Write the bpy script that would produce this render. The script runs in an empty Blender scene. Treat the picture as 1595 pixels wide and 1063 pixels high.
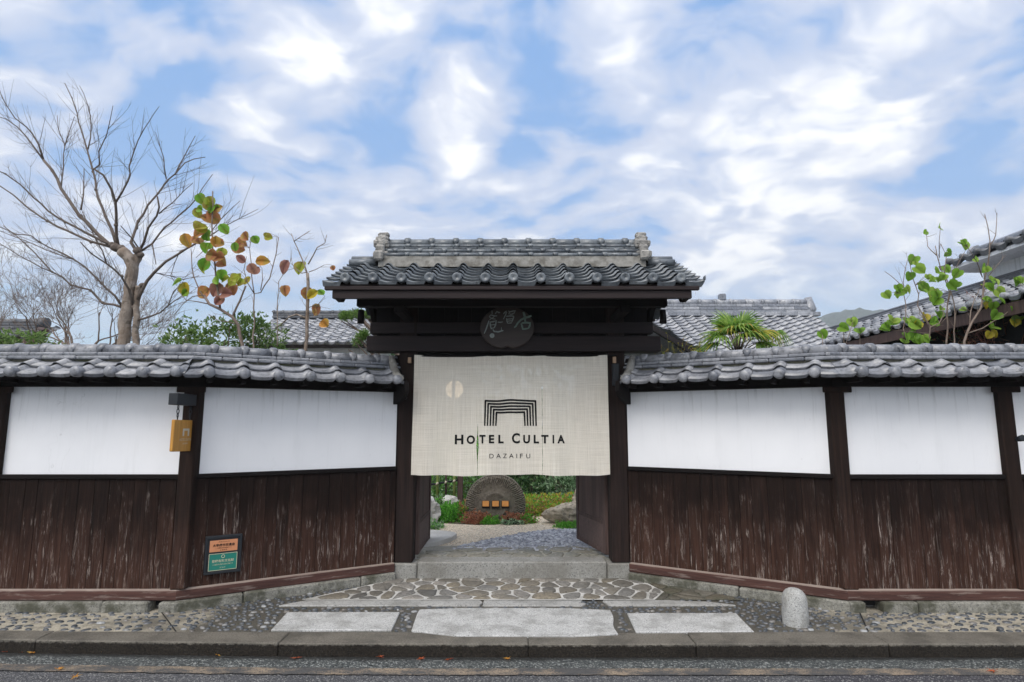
import bpy, bmesh, math, random
from mathutils import Vector, Matrix, noise as mnoise
R = math.radians
random.seed(7)
sc = bpy.context.scene
COL = sc.collection

# ------------------------------------------------------------------ camera
FPX, TILT, CAMZ, IW, IH = 926.0, 7.87, 1.6, 1595.0, 1063.0
cam = bpy.data.cameras.new('camera')
cam.sensor_width = 36.0
cam.lens = FPX / IW * 36.0
cam.clip_start, cam.clip_end = 0.05, 6000
camo = bpy.data.objects.new('camera', cam)
camo.location = (0, 0, CAMZ)
camo.rotation_euler = (R(90 + TILT), 0, 0)
COL.objects.link(camo)
sc.camera = camo
sc.view_settings.view_transform = 'Standard'
sc.view_settings.look = 'None'
sc.view_settings.exposure = 0.45
sc.view_settings.gamma = 1.0

def at(u, v, Y):
    """pixel of the photograph -> world point at distance Y"""
    a = (u - IW / 2) / FPX; b = (IH / 2 - v) / FPX
    ct, st = math.cos(R(TILT)), math.sin(R(TILT))
    y = ct - b * st; z = st + b * ct; s = Y / y
    return Vector((a * s, Y, CAMZ + z * s))
def ground(u, v, Z):
    a = (u - IW / 2) / FPX; b = (IH / 2 - v) / FPX
    ct, st = math.cos(R(TILT)), math.sin(R(TILT))
    y = ct - b * st; z = st + b * ct; s = (Z - CAMZ) / z
    return Vector((a * s, y * s, Z))

# ------------------------------------------------------------------ node helper
class G:
    def __init__(s, nt):
        s.nt = nt; nt.nodes.clear()
    def n(s, t, ins=None, out=0, **attrs):
        nd = s.nt.nodes.new(t)
        for k, v in attrs.items(): setattr(nd, k, v)
        for k, v in (ins or {}).items():
            sk = nd.inputs[k]
            if isinstance(v, bpy.types.NodeSocket): s.nt.links.new(v, sk)
            else:
                if sk.type == 'RGBA' and len(v) == 3: v = (*v, 1)
                sk.default_value = v
        s.last = nd
        return nd.outputs[out] if len(nd.outputs) else None
    def co(s, which='Object'): 
        nd = s.nt.nodes.new('ShaderNodeTexCoord'); return nd.outputs[which]
    def mp(s, vec, scale=(1, 1, 1), loc=(0, 0, 0), rot=(0, 0, 0)):
        return s.n('ShaderNodeMapping', {'Vector': vec, 'Scale': scale, 'Location': loc, 'Rotation': rot})
    def noise(s, vec, scale=5, detail=4, rough=.55, dist=0, col=False):
        return s.n('ShaderNodeTexNoise', {'Vector': vec, 'Scale': scale, 'Detail': detail, 'Roughness': rough, 'Distortion': dist}, out=1 if col else 0)
    def vor(s, vec, scale=5, feature='F1', out=0, rnd=1.0):
        return s.n('ShaderNodeTexVoronoi', {'Vector': vec, 'Scale': scale, 'Randomness': rnd}, out=out, feature=feature)
    def ramp(s, fac, stops, interp='LINEAR'):
        o = s.n('ShaderNodeValToRGB', {'Fac': fac}); cr = s.last.color_ramp; cr.interpolation = interp
        while len(cr.elements) < len(stops): cr.elements.new(.5)
        for e, (p, c) in zip(cr.elements, stops):
            e.position = p; e.color = (*c, 1) if not isinstance(c, (int, float)) else (c, c, c, 1)
        return o
    def mix(s, f, a, b, blend='MIX'):
        nd = s.nt.nodes.new('ShaderNodeMix'); nd.data_type = 'RGBA'; nd.blend_type = blend
        for i, v in ((0, f), (6, a), (7, b)):
            if isinstance(v, bpy.types.NodeSocket): s.nt.links.new(v, nd.inputs[i])
            else:
                if i and len(v) == 3: v = (*v, 1)
                nd.inputs[i].default_value = v
        return nd.outputs[2]
    def m(s, op, a, b=0.0, c=0.0, clamp=False):
        return s.n('ShaderNodeMath', {0: a, 1: b, 2: c}, operation=op, use_clamp=clamp)
    def mr(s, v, a, b, c=0., d=1., smooth=False):
        return s.n('ShaderNodeMapRange', {'Value': v, 'From Min': a, 'From Max': b, 'To Min': c, 'To Max': d}, interpolation_type='SMOOTHSTEP' if smooth else 'LINEAR')
    def sep(s, vec):
        nd = s.nt.nodes.new('ShaderNodeSeparateXYZ'); s.nt.links.new(vec, nd.inputs[0]); return nd.outputs
    def xyz(s, x, y, z): return s.n('ShaderNodeCombineXYZ', {0: x, 1: y, 2: z})
    def rpi(s): return s.n('ShaderNodeNewGeometry', out='Random Per Island')
    def bump(s, h, strength=.5, dist=.01): return s.n('ShaderNodeBump', {'Height': h, 'Strength': strength, 'Distance': dist})
    def out(s, col, rough=.8, bump=None, spec=.5, metal=0., transl=None):
        ins = {'Base Color': col, 'Roughness': rough, 'Metallic': metal, 'Specular IOR Level': spec}
        if bump is not None: ins['Normal'] = bump
        sh = s.n('ShaderNodeBsdfPrincipled', ins)
        if transl is not None:
            t = s.n('ShaderNodeBsdfTranslucent', {'Color': col})
            sh = s.n('ShaderNodeMixShader', {0: transl, 1: sh, 2: t})
        s.n('ShaderNodeOutputMaterial', {'Surface': sh})
def M(name):
    m = bpy.data.materials.new(name); m.use_nodes = True
    return m, G(m.node_tree)

# ------------------------------------------------------------------ sky and sun
HOLES = ((300, 130, .20, .15), (265, 190, .15, .10), (870, 160, .16, .17), (520, 280, .22, .09), (1060, 120, .20, .10),
         (1490, 165, .14, .15), (740, 40, .20, .08), (60, 120, .22, .04), (620, 200, .2, .07), (250, 250, .12, .06),
         (360, 40, .13, -.14), (400, 190, .15, -.14), (490, 120, .09, -.10), (690, 180, .15, -.12), (940, 50, .16, -.15), (1000, 120, .10, -.08),
         (1380, 130, .17, -.10), (1330, 220, .15, -.08), (560, 330, .13, -.12), (1190, 350, .16, -.12), (190, 100, .11, -.08), (160, 170, .10, -.08), (1120, 200, .14, -.09), (1500, 60, .15, -.06))
SUN_EL, SUN_AZ = 52.0, 205.0       # azimuth clockwise from +Y: the sun stands behind the camera, a little to the left
sd = Vector((math.sin(R(SUN_AZ)) * math.cos(R(SUN_EL)), math.cos(R(SUN_AZ)) * math.cos(R(SUN_EL)), math.sin(R(SUN_EL))))
w = bpy.data.worlds.new('World'); sc.world = w; w.use_nodes = True
g = G(w.node_tree)
sky = g.n('ShaderNodeTexSky', sky_type='NISHITA', sun_disc=False, sun_elevation=R(SUN_EL), sun_rotation=R(SUN_AZ),
          altitude=0, air_density=1.0, dust_density=0.6, ozone_density=2.0)
d = g.n('ShaderNodeVectorMath', {0: g.co('Generated')}, operation='NORMALIZE')
x, y, z = g.sep(d)
zz = g.m('ADD', g.m('MAXIMUM', z, 0.0), 0.25)
pv = g.xyz(g.m('DIVIDE', x, zz), g.m('DIVIDE', y, zz), 0.0)
warp = g.noise(pv, 1.6, 4, .55, col=True)
pw = g.n('ShaderNodeVectorMath', {0: warp, 1: (.5, .5, 0), 2: pv}, operation='MULTIPLY_ADD')
n1 = g.noise(g.mp(pw, loc=(3.1, 1.4, 0)), 2.9, 5, .5)
n2 = g.noise(g.mp(pw, loc=(9.1, 4.4, 2), rot=(0, 0, R(-25)), scale=(1, 1.4, 1)), 6.5, 4, .5)
dens = g.m('ADD', g.m('MULTIPLY', n1, .60), g.m('MULTIPLY', n2, .40))
dw = g.n('ShaderNodeVectorMath', {0: g.noise(g.mp(d, loc=(2, 5, 1)), 5.5, 4, .55, col=True), 1: (.20, .20, .20), 2: d}, operation='MULTIPLY_ADD')
def gap(u, v, rad, amt):
    """a hole (or, negative, a thick bank) in the cloud cover in one direction of the sky"""
    p = at(u, v, 10) - Vector((0, 0, CAMZ)); p.normalize()
    dd = g.n('ShaderNodeVectorMath', {0: dw, 1: tuple(p + Vector((.1, .1, .1)))}, out=1, operation='DISTANCE')
    return g.m('MULTIPLY', g.mr(dd, rad, 0.0, 0., 1., True), amt)
for hole in HOLES:
    dens = g.m('SUBTRACT', dens, gap(*hole))
cover = g.mr(dens, .365, .505, 0., 1., True)
thick = g.mr(dens, .485, .645, 0., 1., True)
n3 = g.noise(g.mp(pw, loc=(5, 8, 1)), 6.0, 5, .52)
# clouds are brightest on the side of the sky where the sun stands behind them
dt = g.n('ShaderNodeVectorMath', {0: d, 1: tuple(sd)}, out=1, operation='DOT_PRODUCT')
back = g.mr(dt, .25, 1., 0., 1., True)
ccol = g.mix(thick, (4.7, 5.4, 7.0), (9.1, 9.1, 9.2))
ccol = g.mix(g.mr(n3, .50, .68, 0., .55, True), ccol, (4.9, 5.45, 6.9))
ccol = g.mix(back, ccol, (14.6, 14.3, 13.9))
blue = g.mix(g.mr(z, .15, .75, 0., 1.), (2.3, 4.3, 7.6), (1.75, 3.7, 7.4))
blue = g.mix(.2, blue, g.mix(1., sky, (.75, .75, .75), 'MULTIPLY'))
hz = g.mr(z, .26, .04, 0., .85, True)
skyc = g.mix(hz, blue, (4.7, 6.7, 7.6))
cover2 = g.m('MULTIPLY', cover, g.mr(z, .14, .27, .45, 1., True))
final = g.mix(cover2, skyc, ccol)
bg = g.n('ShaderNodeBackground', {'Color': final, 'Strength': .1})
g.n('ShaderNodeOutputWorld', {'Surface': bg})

sl = bpy.data.lights.new('sun', 'SUN'); sl.energy = 1.5; sl.angle = R(28); sl.color = (1, .96, .91)
so = bpy.data.objects.new('sun', sl); so.rotation_euler = (-sd).to_track_quat('-Z', 'Y').to_euler(); so.location = (0, -20, 30)
COL.objects.link(so)

# ------------------------------------------------------------------ mesh helpers
class MB:
    def __init__(s): s.bm = bmesh.new()
    def face(s, pts, mi=0, smooth=False):
        vs = [s.bm.verts.new(p) for p in pts]
        f = s.bm.faces.new(vs); f.material_index = mi; f.smooth = smooth; return f
    def box(s, x0, x1, y0, y1, z0, z1, bev=.004, mi=0, mat=None, jit=0.):
        c = [Vector((X, Y, Z)) for Z in (z0, z1) for Y in (y0, y1) for X in (x0, x1)]
        if jit: c = [p + Vector((random.uniform(-jit, jit), random.uniform(-jit, jit), random.uniform(-jit, jit))) for p in c]
        if mat is not None: c = [mat @ p for p in c]
        vs = [s.bm.verts.new(p) for p in c]
        fs = []
        for q in ((0, 2, 3, 1), (4, 5, 7, 6), (0, 1, 5, 4), (2, 6, 7, 3), (0, 4, 6, 2), (1, 3, 7, 5)):
            f = s.bm.faces.new([vs[i] for i in q]); f.material_index = mi; fs.append(f)
        if bev > 0:
            es = list({e for f in fs for e in f.edges})
            bmesh.ops.bevel(s.bm, geom=es, offset=bev, segments=1, affect='EDGES', profile=.5)
        return s
    def tube(s, pts, rad, n=8, mi=0, cap=True, smooth=True):
        pts = [Vector(p) for p in pts]
        if isinstance(rad, (int, float)): rad = [rad] * len(pts)
        rings = []; up = None
        for i, p in enumerate(pts):
            t = (pts[min(i + 1, len(pts) - 1)] - pts[max(i - 1, 0)])
            if t.length < 1e-9: t = Vector((0, 0, 1))
            t.normalize()
            if up is None:
                up = Vector((0, 0, 1)) if abs(t.z) < .9 else Vector((1, 0, 0))
            a = t.cross(up)
            if a.length < 1e-6: a = t.cross(Vector((1, 0, 0)))
            a.normalize(); b = a.cross(t).normalized(); up = b
            rings.append([s.bm.verts.new(p + (a * math.cos(2 * math.pi * k / n) + b * math.sin(2 * math.pi * k / n)) * rad[i]) for k in range(n)])
        for r0, r1 in zip(rings, rings[1:]):
            for k in range(n):
                f = s.bm.faces.new((r0[k], r1[k], r1[(k + 1) % n], r0[(k + 1) % n])); f.smooth = smooth; f.material_index = mi
        if cap:
            for r in (rings[0], rings[-1]):
                try: f = s.bm.faces.new(r if r is rings[0] else r[::-1]); f.material_index = mi
                except ValueError: pass
        return s
    def prism(s, poly, axis, a, b, mi=0, bev=0.):
        """poly: 2-D outline; extruded from a to b along axis ('x','y','z')"""
        def P(q, t):
            return {'x': (t, q[0], q[1]), 'y': (q[0], t, q[1]), 'z': (q[0], q[1], t)}[axis]
        v0 = [s.bm.verts.new(P(q, a)) for q in poly]; v1 = [s.bm.verts.new(P(q, b)) for q in poly]
        fs = [s.bm.faces.new(v0), s.bm.faces.new(v1[::-1])]; n = len(poly)
        for i in range(n): fs.append(s.bm.faces.new((v0[i], v1[i], v1[(i + 1) % n], v0[(i + 1) % n])))
        for f in fs: f.material_index = mi
        bmesh.ops.recalc_face_normals(s.bm, faces=fs)
        if bev > 0: bmesh.ops.bevel(s.bm, geom=list({e for f in fs for e in f.edges}), offset=bev, segments=1, affect='EDGES')
        return s
    def cut(s, co, no, keep_neg=True):
        geom = list(s.bm.verts) + list(s.bm.edges) + list(s.bm.faces)
        bmesh.ops.bisect_plane(s.bm, geom=geom, plane_co=co, plane_no=no, clear_outer=keep_neg, clear_inner=not keep_neg)
        return s
    def build(s, name, mats, parent=None, loc=None, label=None, smooth_angle=None, recalc=False):
        if recalc: bmesh.ops.recalc_face_normals(s.bm, faces=list(s.bm.faces))
        if loc is not None: bmesh.ops.translate(s.bm, vec=-Vector(loc), verts=list(s.bm.verts))
        me = bpy.data.meshes.new(name); s.bm.to_mesh(me); s.bm.free()
        for m in (mats if isinstance(mats, (list, tuple)) else [mats]): me.materials.append(m)
        o = bpy.data.objects.new(name, me); COL.objects.link(o)
        if parent is not None: o.parent = parent
        if loc is not None: o.location = loc
        if label: o['label'] = label
        return o
def thing(name, label, cat, loc=(0, 0, 0), rotz=0., group=None):
    o = bpy.data.objects.new(name, None); COL.objects.link(o); o.empty_display_size = .1
    o.location = loc; o.rotation_euler = (0, 0, rotz); return tag(o, label, cat, group)
def tag(o, label, cat, group=None, kind=None):
    if label: o['label'] = label
    if cat: o['category'] = cat
    if group: o['group'] = group
    if kind: o['kind'] = kind
    return o
def struct(o, kind='structure'): o['kind'] = kind; return o

# ------------------------------------------------------------------ materials
def wood_mat(name, c_dark, c_light, axis='z', scratch=0., rough=.75, low=None, spec=.3, pale=(.34, .29, .26)):
    m, g = M(name); o = g.co(); r = g.rpi()
    sc_ = {'z': (22, 22, 1.1), 'x': (1.1, 22, 22), 'y': (22, 1.1, 22)}[axis]
    off = g.n('ShaderNodeVectorMath', {0: o, 1: g.xyz(g.m('MULTIPLY', r, 7.3), g.m('MULTIPLY', r, 3.1), g.m('MULTIPLY', r, 5.7))}, operation='ADD')
    v = g.mp(off, sc_)
    fine = g.noise(g.mp(v, (3, 3, 3)), 1.6, 5, .65)
    grain = g.noise(v, 1.0, 5, .6, 1.2)
    col = g.mix(g.mr(grain, .3, .72), c_dark, c_light)
    col = g.mix(g.mr(fine, .35, .7, 0., .5), col, c_dark)
    col = g.mix(1., col, g.ramp(r, [(0, .78), (1, 1.15)]), 'MULTIPLY')
    big = g.noise(off, 1.3, 3, .5)
    col = g.mix(g.mr(big, .4, .75, 0., .5), col, c_dark)
    if scratch:
        # raised grain bleached pale by rain, in ragged vertical runs; most of it low down where splashes reach
        zc = g.sep(o)[2]
        s1 = g.noise(g.mp(off, (17, 17, 2.2)), 1.5, 7, .75, 1.2)
        s2 = g.noise(g.mp(off, (85, 85, 3.4)), 1.4, 5, .7, .5)
        patch = g.noise(off, 2.3, 3, .6)
        lowm = g.mr(g.m('ADD', zc, g.m('MULTIPLY', g.m('SUBTRACT', patch, .5), 1.9)), .98, .2, .03, 1., True)
        lowm = g.m('MULTIPLY', lowm, g.mr(g.noise(off, 1.25, 3, .55), .38, .60, .32, 1., True))
        k = g.m('MULTIPLY', g.mr(s1, .50, .66, 0., 1., True), g.mr(s2, .44, .60, 0., 1., True))
        k = g.m('MULTIPLY', g.m('MULTIPLY', k, lowm), scratch, clamp=True)
        red = g.mr(g.m('ADD', zc, g.m('MULTIPLY', g.m('SUBTRACT', patch, .5), .9)), 1.0, .2, 0., .85, True)
        col = g.mix(red, col, g.mix(g.mr(grain, .3, .7), (.032, .015, .0105), (.080, .040, .029)))
        s3 = g.noise(g.mp(off, (70, 70, 1.5)), 1.4, 5, .7)
        col = g.mix(g.mr(s3, .5, .68, 0., .75), col, (.008, .0055, .005))
        col = g.mix(k, col, pale)
    b = g.bump(g.m('ADD', grain, g.m('MULTIPLY', fine, .6)), .45, .006)
    g.out(col, rough, b, spec)
    return m
W_PLANK = wood_mat('weathered_planks', (.0085, .0052, .0044), (.027, .0145, .011), 'z', 1.45, .8, None, .10)
W_POST = wood_mat('post_wood', (.011, .007, .006), (.034, .019, .014), 'z', .6, .8, None, .12)
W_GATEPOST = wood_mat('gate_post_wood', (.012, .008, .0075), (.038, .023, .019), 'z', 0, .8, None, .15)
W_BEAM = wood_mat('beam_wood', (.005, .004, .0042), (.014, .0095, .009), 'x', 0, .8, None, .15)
W_DOOR = wood_mat('door_wood', (.050, .032, .029), (.125, .080, .070), 'z')
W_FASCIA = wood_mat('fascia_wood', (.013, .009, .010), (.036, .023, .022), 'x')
W_KICK = wood_mat('kick_panel_wood', (.075, .050, .046), (.165, .112, .100), 'x', 0, .7)
W_SILL = wood_mat('sill_wood', (.050, .020, .017), (.115, .052, .042), 'x', 0)
def sill_mat():
    m, g = M('worn_sill'); o = g.co()
    v = g.mp(o, (1.4, 24, 24)); n = g.noise(v, 1.2, 6, .68, 1.0)
    col = g.mix(g.mr(n, .3, .7), (.042, .020, .017), (.110, .052, .042))
    p = g.noise(g.mp(o, (3, 30, 30)), 1.3, 5, .7)
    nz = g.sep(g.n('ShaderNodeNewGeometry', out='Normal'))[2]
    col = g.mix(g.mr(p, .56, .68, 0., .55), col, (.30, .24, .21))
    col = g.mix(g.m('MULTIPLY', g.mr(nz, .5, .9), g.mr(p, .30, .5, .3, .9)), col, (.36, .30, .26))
    g.out(col, .8, g.bump(n, .4, .006), .25); return m
W_WORN = sill_mat()

def plaster_mat():
    m, g = M('white_plaster'); o = g.co()
    n = g.noise(o, 1.1, 5, .6); n2 = g.noise(g.mp(o, (9, 9, 1.2)), 1.0, 4, .6)
    col = g.mix(g.mr(n, .3, .75, 0., 1.), (.80, .80, .82), (.71, .715, .74))
    col = g.mix(g.mr(n2, .58, .78, 0., .25), col, (.55, .55, .56))
    spots = g.noise(o, 23, 2, .5)
    col = g.mix(g.mr(spots, .72, .78, 0., .35), col, (.4, .39, .38))
    dr = g.noise(g.mp(o, (16, 16, .9)), 1.3, 5, .65); zc = g.sep(o)[2]
    dm = g.m('MULTIPLY', g.mr(dr, .52, .68, 0., .55, True), g.mr(g.m('ADD', zc, g.m('MULTIPLY', n, .5)), 1.75, 2.25, 0.1, 1.))
    col = g.mix(dm, col, (.42, .42, .42))
    wv = g.n('ShaderNodeVectorMath', {0: g.noise(o, 2.4, 4, .6, col=True), 1: (.5, .5, .5), 2: o}, operation='MULTIPLY_ADD')
    cr = g.vor(wv, 1.15, 'DISTANCE_TO_EDGE')
    col = g.mix(g.m('MULTIPLY', g.mr(cr, .0022, .0008, 0., .32), g.mr(n, .48, .56)), col, (.35, .35, .35))
    g.out(col, .9, g.bump(g.noise(o, 60, 4, .6), .12, .004), .2); return m
PLASTER = plaster_mat()

def tile_mat(name, base, light, moss=.4, rough=.36):
    m, g = M(name); o = g.co(); r = g.rpi()
    n = g.noise(o, 9, 5, .65); n2 = g.noise(o, 34, 4, .6); n3 = g.noise(g.mp(o, loc=(4, 2, 1)), 4.5, 4, .7)
    col = g.mix(g.mr(n, .35, .7), base, light)
    col = g.mix(1., col, g.ramp(r, [(0, (.62, .64, .68)), (.5, (1, 1, 1)), (1, (1.3, 1.28, 1.25))]), 'MULTIPLY')
    col = g.mix(g.mr(n2, .50, .72, 0., .7), col, (.03, .031, .035))
    col = g.mix(g.m('MULTIPLY', g.mr(n3, .60, .72), g.mr(n2, .4, .55, 0., moss)), col, (.30, .31, .27))
    g.out(col, g.mr(n, .3, .7, rough - .08, rough + .14), g.bump(g.m('ADD', n2, n), .35, .005), .55); return m
TILE = tile_mat('smoked_roof_tile', (.080, .092, .105), (.165, .182, .200), .2, .30)
TILE_WALL = tile_mat('weathered_wall_tile', (.13, .135, .152), (.265, .272, .298), .25, .32)
TILE_FAR = tile_mat('pale_house_tile', (.20, .21, .235), (.36, .37, .405), .2, .30)
TILE_DARK = tile_mat('dark_house_tile', (.07, .075, .085), (.14, .145, .16), .2, .4)

def stone_mat(name, a, b, c=None, scale=60., rough=.8, stain=None, stain_amt=.6, isl=.0, bump=.35, blotch=3.):
    m, g = M(name); o = g.co()
    n = g.noise(o, scale, 3, .7); n2 = g.noise(o, blotch, 5, .62); sp = g.vor(o, scale * 2.2, out=1)
    col = g.mix(g.mr(n, .3, .7), a, b)
    if c is not None: col = g.mix(g.mr(g.sep(sp)[0], .86, .93, 0., .7), col, c)
    if isl:
        col = g.mix(1., col, g.ramp(g.rpi(), [(0, (1 - isl, 1 - isl, 1 - isl)), (.35, (1 + isl * .3, 1, 1 - isl * .5)), (.7, (1, 1, 1)), (1, (1 + isl, 1 + isl * .85, 1 + isl * .7))]), 'MULTIPLY')
    if stain is not None: col = g.mix(g.mr(n2, .42, .66, 0., stain_amt, True), col, stain)
    g.out(col, rough, g.bump(g.m('ADD', n, g.m('MULTIPLY', n2, .7)), bump, .01), .4); return m
GRAN_SLAB = stone_mat('granite_slab', (.31, .31, .305), (.58, .578, .57), (.09, .09, .09), 75, .75, (.20, .197, .185), .6, blotch=5., bump=.6)
GRAN_STRIP = stone_mat('granite_strip', (.27, .265, .255), (.42, .415, .40), (.12, .12, .12), 48, .7, (.16, .155, .14), .6)
GRAN_BASE = stone_mat('granite_footing', (.15, .145, .125), (.31, .30, .265), (.08, .08, .08), 60, .85, (.055, .055, .036), .9, bump=.8, blotch=5.)
GRAN_KERB = stone_mat('granite_kerb', (.065, .060, .052), (.14, .13, .115), (.30, .26, .20), 90, .6, (.022, .019, .016), .8, bump=.8)
GRAN_STEP = stone_mat('granite_step', (.20, .195, .18), (.33, .325, .305), (.07, .07, .07), 55, .7, (.14, .13, .11), .6)
GRAN_BOLL = stone_mat('granite_bollard', (.33, .33, .322), (.54, .538, .525), (.10, .10, .10), 90, .85, (.24, .232, .212), .7, bump=1., blotch=8.)
RUBBLE = stone_mat('rubble_paving', (.115, .110, .102), (.23, .22, .205), (.07, .07, .065), 30, .62, (.10, .095, .085), .5, isl=.42, bump=.6)
RUBBLE_WET = stone_mat('threshold_paving', (.15, .147, .13), (.27, .262, .235), (.08, .08, .07), 30, .55, (.15, .15, .11), .5, isl=.25, bump=.6)
MORTAR_W = stone_mat('white_mortar', (.44, .43, .41), (.60, .59, .565), None, 40, .9, (.22, .213, .19), .65)
MORTAR_D = stone_mat('mossy_dark_mortar', (.07, .068, .055), (.15, .145, .12), None, 40, .7, (.05, .055, .03), .6)
RUBBLE_DARK = stone_mat('mossy_rubble', (.075, .07, .058), (.15, .14, .12), None, 30, .6, (.055, .058, .035), .7, isl=.3, bump=.6)
MORTAR_G = stone_mat('grey_mortar', (.26, .25, .215), (.42, .41, .36), None, 40, .85, (.14, .135, .11), .5)
ROCK = stone_mat('garden_rock', (.27, .23, .175), (.52, .46, .37), (.10, .09, .08), 14, .9, (.10, .095, .085), .7, bump=1.)
ROCK_PALE = stone_mat('pale_rock', (.42, .41, .39), (.60, .59, .57), None, 12, .9, (.28, .27, .25), .5, bump=.9)
WHEEL = stone_mat('millstone', (.10, .085, .068), (.185, .162, .132), (.06, .052, .045), 26, .85, (.10, .105, .075), .5, bump=.8)
RIDGE_PLASTER = stone_mat('lime_ridge_plaster', (.17, .165, .153), (.30, .29, .27), None, 14, .9, (.10, .092, .078), .85, blotch=9.)
MOSSY = stone_mat('mossy_mortar', (.10, .095, .07), (.20, .185, .15), None, 18, .95, (.07, .085, .03), .7, blotch=7.)
ONI = stone_mat('ridge_end_tile', (.20, .19, .18), (.42, .40, .37), (.10, .10, .10), 16, .85, (.12, .12, .12), .8, blotch=12.)

def pave_mat():
    # pebble-set concrete: sandy mortar, wet and dark round the entrance
    m, g = M('pebble_mortar'); o = g.co(); X, Y, Z = g.sep(o)
    n = g.noise(o, 2.0, 5, .6); f = g.noise(o, 70, 3, .7); b = g.noise(o, 9, 4, .6)
    dry = g.mix(g.mr(f, .3, .7), (.26, .23, .18), (.46, .42, .34))
    wet = g.mix(g.mr(f, .3, .7), (.042, .040, .034), (.11, .10, .082))
    ax = g.m('ABSOLUTE', X)
    k = g.mr(g.m('ADD', ax, g.m('MULTIPLY', g.m('SUBTRACT', n, .5), 3.2)), 3.5, 2.2, 0., 1., True)
    col = g.mix(k, dry, wet)
    col = g.mix(g.mr(b, .46, .66, 0., .65), col, (.085, .078, .06))
    g.out(col, g.m('MULTIPLY_ADD', k, -.3, .85), g.bump(g.m('ADD', f, b), .6, .012), .5); return m
PAVE = pave_mat()
def kerb_mat():
    # granite kerb whose street face is blackened by road splash, with a ragged upper limit
    m, g = M('splashed_granite_kerb'); o = g.co(); z = g.sep(o)[2]
    n = g.noise(o, 80, 3, .7); b = g.noise(o, 3.2, 5, .65); f = g.noise(o, 26, 4, .7)
    col = g.mix(g.mr(n, .3, .7), (.095, .086, .072), (.20, .182, .155))
    col = g.mix(g.mr(b, .42, .66, 0., .6, True), col, (.05, .046, .04))
    edge = g.m('ADD', z, g.m('MULTIPLY', g.m('SUBTRACT', f, .5), .05))
    col = g.mix(g.mr(edge, -.008, -.022, 0., .92, True), col, g.mix(g.mr(n, .4, .7), (.004, .003, .0025), (.026, .019, .013)))
    g.out(col, .7, g.bump(g.m('ADD', n, f), .7, .012), .18); return m
GRAN_KERB = kerb_mat()
def pebble_mat():
    m, g = M('dark_pebbles'); o = g.co(); r = g.rpi(); f = g.noise(o, 60, 3, .6)
    col = g.ramp(r, [(0, (.035, .042, .050)), (.3, (.062, .070, .080)), (.55, (.10, .105, .115)), (.78, (.055, .06, .07)), (.84, (.15, .13, .11)), (.95, (.20, .20, .20)), (1, (.34, .35, .36))])
    col = g.mix(g.mr(f, .4, .7, 0., .45), col, (.04, .042, .045))
    g.out(col, .42, g.bump(f, .25, .004), .5); return m
PEBBLE = pebble_mat()
def asphalt_mat(name, a, b, rough=.75, spk=(.24, .238, .232), sp=.84):
    m, g = M(name); o = g.co(); n = g.noise(o, 1.2, 5, .6); v = g.vor(o, 130, out=1); f = g.noise(o, 150, 2, .7); d_ = g.vor(o, 130)
    col = g.mix(g.mr(g.m('ADD', f, g.m('MULTIPLY', n, .6)), .5, 1.05), a, b)
    vr = g.sep(v)[0]
    col = g.mix(g.mr(vr, sp, sp + .06), col, spk); col = g.mix(g.mr(vr, .30, .22, 0., .7), col, (.015, .016, .018))
    g.out(col, rough, g.bump(g.m('MULTIPLY', d_, -1.), .8, .008), .45); return m
ASPHALT = asphalt_mat('asphalt', (.05, .05, .055), (.105, .105, .115))
ASPHALT_NEW = asphalt_mat('dark_asphalt_patch', (.034, .033, .040), (.065, .062, .075), .7)
def gutter_mat():
    m, g = M('wet_gutter_aggregate'); o = g.co(); X, Y, Z = g.sep(o)
    v = g.vor(o, 115, out=1); n = g.noise(o, 3., 5, .6); f = g.noise(o, 120, 2, .7)
    col = g.mix(g.mr(f, .3, .7), (.035, .042, .044), (.095, .102, .10)); vr = g.sep(v)[0]
    col = g.mix(g.mr(vr, .78, .86), col, (.27, .28, .27)); col = g.mix(g.mr(vr, .26, .18, 0., .8), col, (.012, .013, .015))
    yk = g.m('SUBTRACT', Y, g.m('MULTIPLY', g.m('POWER', g.m('MINIMUM', X, 0.), 2.), .0062))
    wet = g.mr(g.m('ADD', yk, g.m('MULTIPLY', g.m('SUBTRACT', n, .5), .10)), 4.535, 4.60, 0., .85, True)
    col = g.mix(wet, col, (.012, .0115, .011))
    g.out(col, .5, g.bump(g.m('ADD', f, vr), .6, .008), .4); return m
GUTTER = gutter_mat()
GUTTER_OLD = asphalt_mat('gutter_aggregate', (.035, .040, .042), (.085, .09, .09), .45, (.26, .27, .265), .78)
def line_mat():
    m, g = M('worn_tan_line'); o = g.co(); n = g.noise(g.mp(o, (1, 2, 1)), 3.2, 6, .7); f = g.noise(o, 110, 3, .7)
    col = g.mix(g.mr(f, .3, .7), (.18, .140, .10), (.32, .255, .19))
    col = g.mix(g.mr(g.m('ADD', n, g.m('MULTIPLY', f, .5)), .66, .80, 0., .95), col, (.062, .063, .066))
    ag = g.sep(g.vor(o, 120, out=1))[0]; col = g.mix(g.mr(ag, .72, .80, 0., .7), col, (.05, .05, .052))
    g.out(col, .85, g.bump(f, .5, .006), .3); return m
LINE = line_mat()
def gravel_mat(name, a, b, c, scale=42, rough=.85):
    m, g = M(name); o = g.co(); v = g.vor(o, scale, out=1); dd = g.vor(o, scale); n = g.noise(o, 2.5, 4, .6)
    r = g.sep(v)[0]
    col = g.ramp(r, [(0, a), (.5, b), (1, c)]); col = g.mix(g.mr(dd, .45, .75, 0., .7), col, tuple(q * .3 for q in a))
    col = g.mix(g.mr(n, .5, .75, 0., .3), col, a)
    g.out(col, rough, g.bump(g.m('MULTIPLY', dd, -1.), 1., .02), .35); return m
GRAVEL_TAN = gravel_mat('tan_gravel', (.66, .53, .39), (.82, .71, .56), (.86, .79, .67), 55)
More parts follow.
